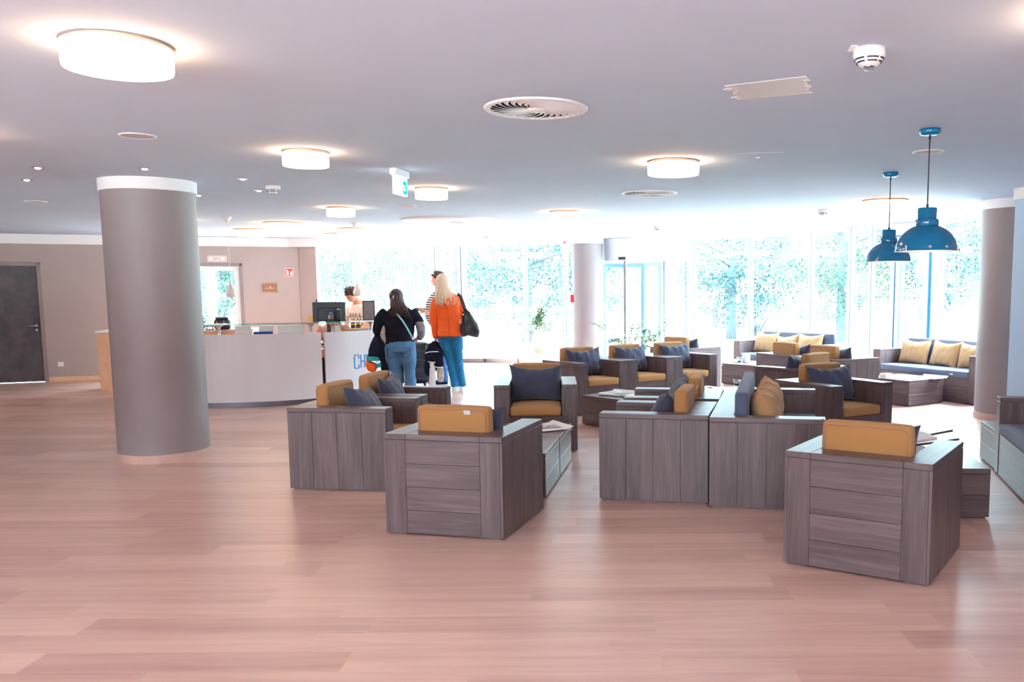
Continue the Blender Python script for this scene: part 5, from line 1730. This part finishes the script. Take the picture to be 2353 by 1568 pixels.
b = MB()
b.loft([(-.005, -.002, .775, .192, .155), (-.005, 0, .88, .182, .148), (-.005, 0, 1.02, .194, .15), (-.01, 0, 1.14, .202, .14), (-.018, .0, 1.22, .15, .105), (-.028, .008, 1.27, .082, .075)], 22)
b.loft([(-.17, 0, 1.20, .074, .074), (-.25, .0, 1.11, .072, .072), (-.296, .03, .95, .062, .062), (-.27, .14, .86, .052, .052), (-.24, .22, .85, .042, .042)], 14)
b.loft([(.145, 0, 1.20, .074, .074), (.215, .01, 1.12, .068, .068), (.25, .02, 1.04, .060, .060)], 14)
fuse(b, 'cardigan', M['knit'], t, .008, 4, .008, 10)
b = MB(); b.loft([(.235, .01, 1.08, .058, .060), (.262, .03, .98, .062, .064), (.248, .10, .885, .052, .056), (.215, .16, .85, .042, .044)], 14)
fuse(b, 'lace_sleeve', plain('black_white_lace', (150, 150, 160), .9, var=.95, scale=60), t, .008, 3, .004, 16)
b = MB(); b.loft([(-.19, .0, 1.02, .03, .05), (-.22, .02, .90, .045, .05), (-.175, .02, .82, .05, .06), (-.15, .02, .77, .05, .06)], 12)
fuse(b, 'striped_blouse', plain('blouse_pale', (206, 196, 196), .9, var=.5, scale=40), t, .008, 3, .003, 14)
b = MB(); b.ball((-.045, .045, 1.40), (.092, .108, .098), 22, 14)
rr = random.Random(8)
for k in range(95):
    a_ = radians(rr.uniform(195, 352)); sx, sy = cos(a_), sin(a_); ph = rr.uniform(0, 6.28); am = rr.uniform(.008, .018); wd = rr.uniform(.6, 1.25)
    q0 = Vector((-.045 + sx * .06, .045 + sy * .075, 1.465)); q1 = Vector((-.03 + sx * .080, .02 + sy * .10, 1.33)); q2 = Vector((.0 + sx * .085 * wd, -.085 + sy * .05 * wd, 1.25)); q3 = Vector((.015 + sx * .105 * wd, -.125 - .03 * rr.random(), 1.155 + rr.uniform(-.035, .045)))
    pts = []
    for (u, v, n_) in ((q0, q1, 3), (q1, q2, 4), (q2, q3, 5)):
        for i in range(n_):
            p = u.lerp(v, i / n_); pts.append(p)
    pts.append(q3)
    out = []
    for i, p in enumerate(pts):
        g = am * max(0, (i - 3) / 8)
        out.append((p.x + g * sin(ph + i * 1.5), p.y + g * .6 * cos(ph + i * 1.5), p.z, .017 * (1 - .55 * i / 12) * min(1, .15 + i * .45), .012 * (1 - .5 * i / 12) * min(1, .15 + i * .45)))
    b.loft(out, 6, side=(-sy, sx, 0), sub=1)
for k in range(0):
    a_ = rr.uniform(0, 3.0); b.tube([(-.045 + .09 * cos(a_), .03, 1.46 + .03 * sin(a_)), (-.03 + .11 * cos(a_), .0, 1.48 + .03 * sin(a_)), (.0 + .12 * cos(a_), -.03, 1.45)], .003, 5)
hr = b.build('hair', M['brunette'], t)
b = MB(); b.box(-.006, .006, -.005, .004, -.032, .035, c=.003, M=T(-.062, -.066, 1.375) @ RZ(.3)); b.build('hair_clip', plain('pale_clip', (170, 226, 240), .3), hr)
b = MB(); b.tube([(-.02, -.135, 1.185), (.06, -.165, 1.09), (.125, -.172, .98), (.165, -.150, .89), (.185, -.10, .84)], .011, 8); b.build('cross_body_strap', plain('mint_strap', (150, 216, 216), .6), t)
b = MB(); b.ball((.175, -.14, .855), (.010, .006, .016), 8, 6); b.build('strap_buckle', M['chrome'], t)
shoe(t, -.03, -.03, radians(8), up=M['black'], lo=M['sole']); shoe(t, .122, -.01, radians(-8), up=M['black'], lo=M['sole'])
jb = thing('draped_jacket', 'navy jacket with teal cuffs draped over the arm of the dark-haired woman', 'jacket', WB, wa)
b = MB()
b.loft([(-.27, .13, .90, .065, .075), (-.30, .10, .80, .085, .10), (-.335, .07, .69, .095, .11), (-.358, .055, .60, .084, .098), (-.362, .05, .565, .078, .09)], 16)
b.loft([(-.235, .06, .84, .05, .06), (-.23, .03, .70, .055, .065), (-.22, .02, .56, .055, .06), (-.21, .02, .43, .05, .055)], 14)
jc = fuse(b, 'jacket_cloth', M['navy'], jb, .008, 3, .009, 12)
b = MB(); b.loft([(-.360, .052, .612, .088, .102), (-.362, .05, .59, .091, .104), (-.362, .05, .565, .088, .10)], 16); b.loft([(-.21, .02, .44, .056, .060), (-.21, .02, .40, .058, .062), (-.21, .02, .375, .056, .060)], 14); b.loft([(-.29, .0, .53, .04, .05), (-.28, -.0, .50, .046, .05), (-.275, .0, .48, .04, .045)], 12)
b.build('teal_cuffs', M['tealcuff'], jc)
b = MB(); b.loft([(-.43, .04, .58, .02, .05), (-.425, .03, .53, .04, .07), (-.385, .02, .485, .07, .08), (-.33, .01, .46, .05, .055)], 14); fuse(b, 'orange_lining', M['orange'], jb, .008, 2, .005, 14)

# ---------- man holding a phone, behind the blond woman, facing left
WM = (-2.70, 13.60, 0); ma = radians(98)
t = thing('person', 'person in striped shirt holding a phone, mostly hidden behind the blond woman', 'person', WM, ma)
b = MB()
b.loft([(0, 0, .86, .15, .11), (0, 0, .95, .16, .12), (0, .01, 1.1, .165, .125), (0, 0, 1.28, .185, .12), (0, -.01, 1.42, .17, .10), (0, -.01, 1.48, .09, .07), (0, 0, 1.53, .055, .055), (0, .02, 1.60, .052, .055)], 18)
for s in (-1, 1):
    b.loft([(s * .085, 0, .90, .085, .10), (s * .09, 0, .74, .08, .09), (s * .10, .015, .48, .058, .062), (s * .11, 0, .28, .052, .055), (s * .115, -.01, .05, .036, .045)], 14)
    b.loft([(s * .19, -.01, 1.42, .058, .058), (s * .235, -.0, 1.30, .052, .052), (s * .24, .03, 1.14, .044, .044), (s * .15, .14, 1.12, .037, .037), (s * .07, .22, 1.15, .028, .028)], 12)
hand(b, (.07, .22, 1.15), (-.5, .85, .1), (.75, .3, .3), 1, curl=.95, thumb=-1)
hand(b, (-.07, .22, 1.15), (.45, .85, .05), (-.6, .2, -.7), 1, curl=.7, thumb=1)
Mh = head(b, (0, .025, 1.645), RZ(radians(-6)) @ RX(radians(-8)), .1)
fuse(b, 'body', M['skin'], t, .0065, 3)
eyes(t, Mh, 1.0)
b = MB()
b.loft([(0, 0, .84, .172, .13), (0, 0, .95, .178, .135), (0, .06, 1.08, .182, .175), (0, .05, 1.26, .20, .165), (0, -.01, 1.41, .188, .115), (0, -.01, 1.475, .105, .085)], 22)
for s in (-1, 1): b.loft([(s * .17, -.01, 1.42, .072, .072), (s * .235, 0, 1.30, .068, .068), (s * .242, .02, 1.20, .062, .062)], 14)
def stripes():
    q = NT('navy_white_stripes'); bb = q.bsdf(Roughness=.85)
    tc = q.n('ShaderNodeTexCoord'); w = q.n('ShaderNodeTexWave', wave_type='BANDS', bands_direction='Z', Scale=9.0); q.l(tc.outputs['Object'], w.inputs['Vector'])
    cr = q.n('ShaderNodeValToRGB'); cr.color_ramp.elements[0].position = .48; cr.color_ramp.elements[0].color = srgb(34, 44, 70); cr.color_ramp.elements[1].position = .55; cr.color_ramp.elements[1].color = srgb(214, 222, 232)
    q.l(w.outputs[0], cr.inputs[0]); q.l(cr.outputs[0], bb.inputs['Base Color']); return q.m
fuse(b, 'striped_shirt', stripes(), t, .008, 3, .006, 10)
b = MB(); b.loft([(0, 0, .93, .166, .126), (0, -.005, .82, .17, .13)], 18)
for s in (-1, 1): b.loft([(s * .088, 0, .88, .098, .115), (s * .092, 0, .72, .092, .104), (s * .102, .015, .48, .072, .078), (s * .112, 0, .28, .072, .076), (s * .116, -.01, .05, .074, .08)], 16)
fuse(b, 'jeans', plain('dark_denim', (34, 78, 130), .85, var=.2, scale=12), t, .009, 3, .007, 12)
b = MB(); b.ball((0, .008, 1.68), (.088, .104, .088), 22, 14)
rr = random.Random(2)
for k in range(60):
    a_ = rr.uniform(0, 6.28); e_ = rr.uniform(.2, 1.4); p = Vector((.088 * cos(a_) * cos(e_), .018 + .104 * sin(a_) * cos(e_), 1.68 + .088 * sin(e_)))
    if p.y > .09 and p.z < 1.70: continue
    n_ = (p - Vector((0, .018, 1.68))).normalized(); b.tube([p - n_ * .01, p + n_ * .010 + Vector((rr.uniform(-.012, .012), .012, 0))], [.012, .004], 6)
b.build('hair', plain('greying_hair', (84, 66, 62), .5, var=.3, scale=70), t)
shoe(t, -.115, -.01, .1, up=M['navy'], lo=M['sole']); shoe(t, .115, -.01, -.1, up=M['navy'], lo=M['sole'])
Mm = T(*WM) @ RZ(ma)
p = Mm @ Vector((-.01, .315, 1.180))
t = thing('mobile_phone', 'dark mobile phone held out by the person in the striped shirt', 'phone', tuple(p), ma)
b = MB(); b.box(-.036, .036, -.075, .075, -.007, .007, c=.003, M=RX(.12) @ RY(-.5)); b.build('case', M['black'], t)
b = MB(); b.box(-.032, .032, -.068, .068, .0065, .0078, M=RX(.12) @ RY(-.5)); b.build('screen', plain('phone_screen', (30, 40, 50), .1), t)

# ---------- receptionist standing, head bowed, white printed shirt
sp_ = far(834, 740, 13.75)
WS = (sp_.x, sp_.y, 0); sa_ = radians(152)
t = thing('person', 'receptionist in white printed shirt and glasses, head bowed over the desk', 'person', WS, sa_)
b = MB()
b.loft([(0, -.02, .80, .15, .11), (0, -.02, .90, .16, .115), (0, .01, 1.02, .16, .115), (0, .05, 1.14, .175, .115), (0, .085, 1.24, .155, .095), (0, .11, 1.29, .09, .07), (0, .135, 1.32, .055, .055), (0, .17, 1.36, .05, .05)], 18)
for s in (-1, 1):
    b.loft([(s * .085, -.02, .86, .085, .10), (s * .09, -.02, .72, .08, .09), (s * .10, 0, .46, .058, .062), (s * .11, -.02, .26, .052, .055), (s * .115, -.03, .05, .036, .045)], 14)
    b.loft([(s * .17, .08, 1.235, .056, .056), (s * .22, .08, 1.12, .05, .05), (s * .235, .10, .98, .043, .043), (s * .19, .22, .88, .036, .036), (s * .14, .32, .84, .028, .028)], 12)
    hand(b, (s * .14, .32, .84), (-s * .3, .9, -.25), (s * .2, .2, 1), 1, curl=.6, thumb=-s)
Mh = head(b, (0, .225, 1.415), RX(radians(-34)), .098)
fuse(b, 'body', M['skin'], t, .0065, 3)
eyes(t, Mh, .98)
b = MB()
b.loft([(0, -.02, .80, .172, .13), (0, -.02, .90, .176, .132), (0, .01, 1.02, .175, .132), (0, .05, 1.14, .19, .13), (0, .083, 1.23, .172, .11), (0, .105, 1.285, .105, .085)], 22)
for s in (-1, 1): b.loft([(s * .15, .08, 1.235, .07, .07), (s * .222, .08, 1.13, .068, .068), (s * .236, .095, 1.05, .064, .064)], 14)
ts = fuse(b, 'tshirt', M['tee'], t, .008, 3, .006, 10)
rr = random.Random(6)
b = MB()
for i in range(4):
    for j in range(3):
        x = -.09 + .06 * i + rr.uniform(-.008, .008); z = .96 + .072 * j
        y = .128 + .055 * ((z - .95) / .2)
        b.ball((x, y + .012 - abs(x) * .25, z), (.016, .008, .024), 8, 6)
b.build('chest_print', plain('print_brown', (168, 112, 96), .8), ts)
b = MB(); b.loft([(0, -.02, .90, .166, .122), (0, -.022, .80, .17, .13)], 18)
for s in (-1, 1): b.loft([(s * .088, -.02, .86, .098, .115), (s * .092, -.02, .72, .09, .1), (s * .102, 0, .46, .07, .076), (s * .114, -.02, .26, .068, .074), (s * .116, -.03, .045, .07, .078)], 16)
fuse(b, 'trousers', M['navy'], t, .01, 3, .005, 12)
b = MB(); b.ball((0, -.018, .034), (.088, .104, .092), 22, 14, M=Mh)
rr = random.Random(12)
for k in range(50):
    a_ = rr.uniform(0, 6.28); e_ = rr.uniform(.1, 1.4); q = Vector((.088 * cos(a_) * cos(e_), -.018 + .104 * sin(a_) * cos(e_), .034 + .092 * sin(e_)))
    if q.y > .07 and q.z < .07: continue
    n_ = (q - Vector((0, -.018, .034))).normalized(); b.tube([Mh @ (q - n_ * .01), Mh @ (q + n_ * .009 + Vector((rr.uniform(-.01, .01), .014, 0)))], [.012, .004], 6)
b.build('hair', M['brunette'], t)
b = MB()
for s in (-1, 1):
    b.tube([Mh @ Vector((s * .033 + .022 * cos(k * pi / 8), .1005, .018 + .016 * sin(k * pi / 8))) for k in range(16)], .0022, 6, loop=True)
    b.tube([Mh @ Vector(q) for q in ((s * .055, .099, .022), (s * .078, .05, .024), (s * .084, -.01, .022))], .002, 6)
b.tube([Mh @ Vector((-.011, .1005, .02)), Mh @ Vector((.011, .1005, .02))], .002, 6)
b.build('spectacles', M['lens'], t)
shoe(t, -.115, -.02, .1, up=M['black'], lo=M['black']); shoe(t, .115, -.02, -.1, up=M['black'], lo=M['black'])

# ---------- receptionist seated behind the monitor
sq = far(766, 740, 12.25)
WQ = (sq.x, sq.y, 0); qa = radians(175)
t = thing('person', 'seated receptionist almost hidden behind the black monitor, arms on the desk', 'person', WQ, qa)
b = MB()
b.loft([(0, -.05, .46, .17, .13), (0, -.05, .56, .165, .125), (0, -.03, .70, .15, .115), (0, -.01, .86, .165, .115), (0, 0, .98, .15, .095), (0, .01, 1.03, .08, .065), (0, .02, 1.07, .05, .05), (0, .035, 1.13, .048, .05)], 18)
for s in (-1, 1):
    b.loft([(s * .09, -.05, .52, .09, .09), (s * .10, .12, .52, .082, .08), (s * .11, .33, .50, .06, .062), (s * .11, .36, .40, .055, .06), (s * .115, .34, .22, .05, .055), (s * .115, .33, .05, .036, .045)], 14)
    b.loft([(s * .165, 0, .97, .054, .054), (s * .215, .02, .86, .048, .048), (s * .215, .09, .755, .042, .042), (s * .15, .24, .79, .036, .036), (s * .09, .36, .785, .028, .028)], 12)
    hand(b, (s * .09, .36, .785), (-s * .25, .95, -.05), (0, 0, 1), 1, L=.165, curl=.45, thumb=-s)
Mh = head(b, (0, .055, 1.18), RX(radians(-12)), .094)
fuse(b, 'body', M['skin'], t, .0065, 3)
eyes(t, Mh, .94)
b = MB()
b.loft([(0, -.05, .50, .185, .145), (0, -.03, .70, .168, .132), (0, -.01, .86, .182, .132), (0, 0, .97, .165, .11), (0, .01, 1.02, .1, .08)], 20)
for s in (-1, 1): b.loft([(s * .15, 0, .97, .068, .068), (s * .215, .02, .87, .062, .062), (s * .22, .07, .78, .056, .056)], 14)
fuse(b, 'blouse', plain('rose_blouse', (214, 172, 162), .85, var=.15, scale=12), t, .009, 3, .005, 11)
b = MB(); b.loft([(0, -.05, .56, .18, .14), (0, -.055, .46, .185, .15)], 18)
for s in (-1, 1): b.loft([(s * .09, -.04, .52, .102, .1), (s * .10, .12, .52, .094, .09), (s * .11, .335, .49, .074, .074), (s * .11, .36, .38, .066, .07), (s * .115, .34, .2, .06, .064), (s * .115, .33, .06, .06, .066)], 16)
fuse(b, 'trousers', M['navy'], t, .01, 3, .005, 12)
b = MB(); b.ball((0, -.016, .03), (.09, .106, .096), 22, 14, M=Mh)
rr = random.Random(3)
for k in range(30):
    a_ = radians(rr.uniform(180, 360)); sx, sy = cos(a_), sin(a_)
    b.loft([(*(Mh @ Vector((sx * .085, sy * .095, .03))), .018, .012), (*(Mh @ Vector((sx * .092, sy * .10, -.07))), .02, .012), (*(Mh @ Vector((sx * .10, sy * .09 - .02, -.17))), .008, .006)], 8, side=(-sy, sx, 0))
b.build('hair', M['redhair'], t)
shoe(t, -.115, .33, .1, up=M['black'], lo=M['black']); shoe(t, .115, .33, -.1, up=M['black'], lo=M['black'])
t = thing('office_chair', 'black office chair under the seated receptionist behind the monitor', 'chair', (WQ[0], WQ[1], 0), qa)
b = MB(); soft_box(b, 0, .0, .40, .23, .22, .04, .03, .005); b.build('seat', M['black'], t, fix=True)
b = MB(); soft_box(b, 0, -.27, .72, .20, .03, .2, .025, .005); b.build('backrest', M['black'], t, fix=True)
b = MB(); b.tube([(0, 0, .1), (0, 0, .37)], .025, 12); b.tube([(0, -.1, .37), (0, -.27, .42), (0, -.29, .6)], .014, 8); b.build('column', M['steel'], t)
for k in range(5):
    a_ = 2 * pi * k / 5; b = MB(); b.tube([(0, 0, .1), (.27 * cos(a_), .27 * sin(a_), .065)], [.022, .014], 8); l_ = b.build('leg', M['black'], t)
    b = MB(); b.lathe([(0, -.012), (.028, -.012), (.028, .012), (0, .012)], 14, M=T(.27 * cos(a_), .27 * sin(a_), .028) @ RZ(a_) @ RX(pi / 2)); b.build('caster', M['black'], l_)

# ---------- suitcase between the two women
t = thing('suitcase', 'large dark ribbed hard-shell suitcase standing between the two women', 'suitcase', (-3.10, 13.50, 0), radians(-10))
b = MB(); soft_box(b, 0, 0, .365, .245, .14, .315, .06, .012, wr=0); b.build('shell', M['suit'], t, fix=True)
for k in range(4):
    b = MB(); z = .60 - .145 * k
    b.tube([(-.22, -.140, z + .03), (-.10, -.152, z - .005), (.02, -.154, z - .03), (.22, -.140, z - .045)], .012, 8); b.build('rib', M['suit_rib'], t)
b = MB(); b.tube([(-.06, -.02, .678), (-.055, -.02, .705), (.055, -.02, .705), (.06, -.02, .678)], .010, 8); b.build('carry_handle', M['suit_rib'], t)
b = MB(); b.tube([(-.09, .09, .66), (-.09, .09, 1.0)], .009, 8); b.tube([(.09, .09, .66), (.09, .09, 1.0)], .009, 8); b.tube([(-.10, .09, 1.0), (.10, .09, 1.0)], .014, 8); b.build('trolley_handle', M['steel'], t)
for x in (-.19, .19):
    for y in (-.09, .09):
        b = MB(); b.lathe([(0, -.012), (.026, -.012), (.028, 0), (.026, .012), (0, .012)], 16, M=T(x, y, .028) @ RY(pi / 2)); b.box(x - .02, x + .02, y - .015, y + .015, .03, .07); b.build('wheel', M['black'], t)
# ---------------------------------------------------------------- outside: trees, shrubs, garden furniture
def leaf_cloud(b, c, r, n, s, rr, flat=1.0):
    s *= .42
    for _ in range(int(n * 3.6)):
        while True:
            p = Vector((rr.uniform(-1, 1), rr.uniform(-1, 1), rr.uniform(-1, 1)))
            if .25 < p.length < 1: break
        # clumpy: keep leaves where a noise field is high
        q = Vector((c[0] + p.x * r[0], c[1] + p.y * r[1], c[2] + p.z * r[2]))
        if mnoise.noise(q * 1.3) < -.06 or mnoise.noise(q * 3.1) < -.25: continue
        if q.z < .05: continue
        d = Vector((rr.gauss(0, 1), rr.gauss(0, 1), rr.gauss(0, .7))).normalized()
        w = d.orthogonal().normalized(); w = Matrix.Rotation(rr.uniform(0, 6.28), 3, d) @ w
        l = s * rr.uniform(.7, 1.4)
        b.add([q - d * l, q + w * l * .45, q + d * l, q - w * l * .45], [(0, 1, 2, 3)])


def tree(label, loc, H, crown, trunk_r, n, s, mat, seed, group='trees outside the windows', lean=0.0, name='tree', cat='tree'):
    t = thing(name, label, cat, loc, 0, group)
    rr = random.Random(seed)
    b = MB()
    top = Vector((lean, 0, H * .8))
    pts = [Vector((0, 0, -.1)), Vector((lean * .2, .05, H * .3)), Vector((lean * .6, 0, H * .55)), top]
    b.tube(pts, [trunk_r * 1.25, trunk_r, trunk_r * .8, trunk_r * .4], 9)
    for k in range(7):
        p = pts[1].lerp(pts[3], (k + 1) / 8); a = rr.uniform(0, 6.28)
        e = p + Vector((cos(a) * crown[0][1][0] * .8, sin(a) * crown[0][1][1] * .8, rr.uniform(.2, .8)))
        b.tube([p, p.lerp(e, .5) + Vector((0, 0, .1)), e], [trunk_r * .4, trunk_r * .25, trunk_r * .08], 6)
    b.build('trunk', M['bark'], t)
    b = MB()
    tot = sum(c[1][0] * c[1][1] * c[1][2] for c in crown)
    for c in crown:
        leaf_cloud(b, c[0], c[1], int(n * c[1][0] * c[1][1] * c[1][2] / tot), s, rr)
    b.build('crown', mat, t)
    return t


def shrub(label, loc, r, n, s, mat, seed, group='shrubs outside the windows'):
    t = thing('shrub', label, 'shrub', loc, 0, group)
    rr = random.Random(seed)
    b = MB()
    for k in range(6):
        a = rr.uniform(0, 6.28); b.tube([(0, 0, -.1), (r[0] * .25 * cos(a), r[1] * .25 * sin(a), r[2] * .7), (r[0] * .6 * cos(a), r[1] * .6 * sin(a), r[2] * 1.5)], [.03, .022, .008], 6)
    b.build('stems', M['bark'], t)
    b = MB(); leaf_cloud(b, (0, 0, r[2]), r, n, s, rr); b.build('foliage', mat, t)
    return t


la, lb = M['leaf_a'], M['leaf_b']
shrub('dense shrub seen left of the bowed receptionist through the glass', (-8.2, 22.2, -.06), (1.7, 1.0, 1.6), 3800, .085, la, 1)
shrub('dense shrub right behind the dark-haired woman, outside', (-6.1, 22.6, -.06), (1.6, 1.0, 1.55), 3400, .085, lb, 2)
shrub('tall shrub behind the balcony door, outside', (-4.3, 24.2, -.06), (1.4, 1.0, 1.5), 1900, .10, la, 3)
tree('tree behind the wide left glazing with low hanging branches', (-2.6, 26.0, -.06), 4.6, [((0, 0, 2.0), (2.2, 1.4, 1.7)), ((.4, 0, 3.4), (2.0, 1.3, 1.1))], .13, 4400, .12, la, 4)
tree('tree between the slim palm and the far pillar, outside', (-.6, 27.5, -.06), 4.2, [((0, 0, 2.2), (1.5, 1.2, 1.7))], .10, 1900, .12, lb, 5)
shrub('low shrub outside behind the slim palm', (-.9, 24.5, -.06), (1.2, .8, .7), 900, .09, la, 6)
tree('tree just right of the revolving door, outside', (3.6, 27.0, -.06), 5.2, [((0, 0, 2.6), (1.9, 1.4, 1.7)), ((.2, 0, 1.2), (1.7, 1.2, .9))], .14, 3600, .13, la, 7)
tree('tree behind the window left of the leaning trunk, outside', (6.6, 25.5, -.06), 5.0, [((0, 0, 2.3), (2.0, 1.4, 1.8))], .13, 4200, .12, lb, 8)
tree('leaning tree with thick bare trunk, seen left of the blue pendants', (8.7, 24.0, -.06), 5.5, [((.4, .6, 2.4), (1.5, 1.2, 1.7)), ((-.6, .4, 3.6), (1.4, 1.1, .8))], .24, 3400, .12, la, 9, lean=-1.0)
tree('thin tree behind the blue pendants, outside', (10.6, 23.0, -.06), 4.6, [((0, 0, 2.3), (1.5, 1.2, 1.6))], .09, 2200, .11, la, 10)
tree('tree beyond the terrace door at far right, outside', (12.6, 21.0, -.06), 4.4, [((0, 0, 2.1), (1.8, 1.3, 1.5))], .11, 1700, .11, lb, 11)
shrub('low rounded shrub at far right outside, above the right sofa', (13.2, 22.5, -.06), (1.3, .8, .75), 1000, .08, la, 12)
shrub('broad hedge plant outside right of the revolving door', (4.6, 28.5, -.06), (2.0, .9, .75), 1700, .1, la, 13)
gp = far(490, 690, 18.6)
tree('thick-trunked tree seen through the glazed door in the left wall', (gp.x, gp.y, -.06), 5.0, [((.3, 1.3, 2.0), (1.7, .9, 1.8))], .15, 4400, .10, lb, 14)
shrub('leafy shrub seen through the right half of the glazed door', (-8.6, 18.9, -.06), (.8, .6, 1.4), 1100, .09, lb, 15)
tree('tree far left outside, its leaves filling the first window', (-9.6, 23.5, -.06), 5.0, [((0, 0, 2.6), (2.0, 1.4, 1.6))], .14, 3200, .11, la, 16)
# white garden railing beyond the left glazing
t = thing('garden_railing', 'white horizontal garden railing outside the wide left window', 'railing', (-2.6, 22.4, 0), 0)
b = MB(); b.tube([(-1.6, 0, .98), (1.9, 0, .98)], .035, 8); b.tube([(-1.6, 0, .70), (1.9, 0, .70)], .035, 8); b.build('rails', M['white'], t)
for x in (-1.5, -.1, 1.8):
    b = MB(); b.box(x - .03, x + .03, -.03, .03, -.06, 1.0); b.build('post', M['white'], t)
# benches outside
t0 = None
for (p, rz, lab) in ((far(2088, 770, 17.0), -.1, 'grey-blue slatted garden bench outside behind the terrace door'), (far(1612, 741, 22.0), .25, 'grey-blue slatted garden bench outside, right of the revolving door')):
    loc = (p.x, p.y, -.055)
    if t0 is None:
        t0 = thing('garden_bench', lab, 'bench', loc, rz, 'garden benches')
        b = MB()
        for k in range(3): b.box(-.36, .36, -.06 + .13 * k, .05 + .13 * k, .42, .45, c=.004)
        b.build('seat', plain('weathered_slats', (104, 170, 196), .7), t0)
        b = MB(); b.box(-.36, .36, .35, .38, .62, .74, c=.004); b.box(-.36, .36, .36, .39, .78, .88, c=.004); b.build('backrest', plain('weathered_back', (104, 170, 196), .7), t0)
        for x in (-.33, .33):
            for y in (-.04, .32):
                b = MB(); b.box(x - .025, x + .025, y - .025, y + .025, 0, (.42 if y < 0 else .88)); b.build('leg', M['alu_dark'], t0)
    else: dup(t0, loc, rz, lab, 'garden benches')

# ---------------------------------------------------------------- light
w = bpy.data.worlds.new('daylight'); SC.world = w; w.use_nodes = True
nt = w.node_tree; nt.nodes.clear()
bg = nt.nodes.new('ShaderNodeBackground'); ow = nt.nodes.new('ShaderNodeOutputWorld')
bg.inputs[0].default_value = (.76, .93, 1.0, 1)
# overcast sky: brighter overhead than at the horizon
tcw = nt.nodes.new('ShaderNodeTexCoord'); sxw = nt.nodes.new('ShaderNodeSeparateXYZ'); mrw = nt.nodes.new('ShaderNodeMapRange')
nt.links.new(tcw.outputs['Generated'], sxw.inputs[0]); nt.links.new(sxw.outputs[2], mrw.inputs[0])
mrw.inputs[1].default_value = .06; mrw.inputs[2].default_value = .75; mrw.inputs[3].default_value = SKY_H; mrw.inputs[4].default_value = SKY_S
nt.links.new(mrw.outputs[0], bg.inputs[1])
nt.links.new(bg.outputs[0], ow.inputs[0])
sd = bpy.data.lights.new('sun', 'SUN'); sd.energy = SUN_S; sd.angle = radians(3); sd.color = (1, .97, .92)
so = bpy.data.objects.new('sun', sd); COL.objects.link(so)
so.rotation_euler = (radians(48), 0, radians(-18))     # from behind the building, over the roof, onto the garden
vs = SC.view_settings
SC.display_settings.display_device = 'sRGB'
vs.view_transform = 'Standard'; vs.look = 'None'; vs.gamma = 1.0; vs.use_curve_mapping = False
vs.exposure = EXPO
cy = SC.cycles
cy.max_bounces = 10; cy.diffuse_bounces = 5; cy.glossy_bounces = 4; cy.transmission_bounces = 8; cy.transparent_max_bounces = 24
cy.sample_clamp_indirect = 8.0; cy.caustics_reflective = False; cy.caustics_refractive = False
cy.use_denoising = True
bpy.context.view_layer.update()
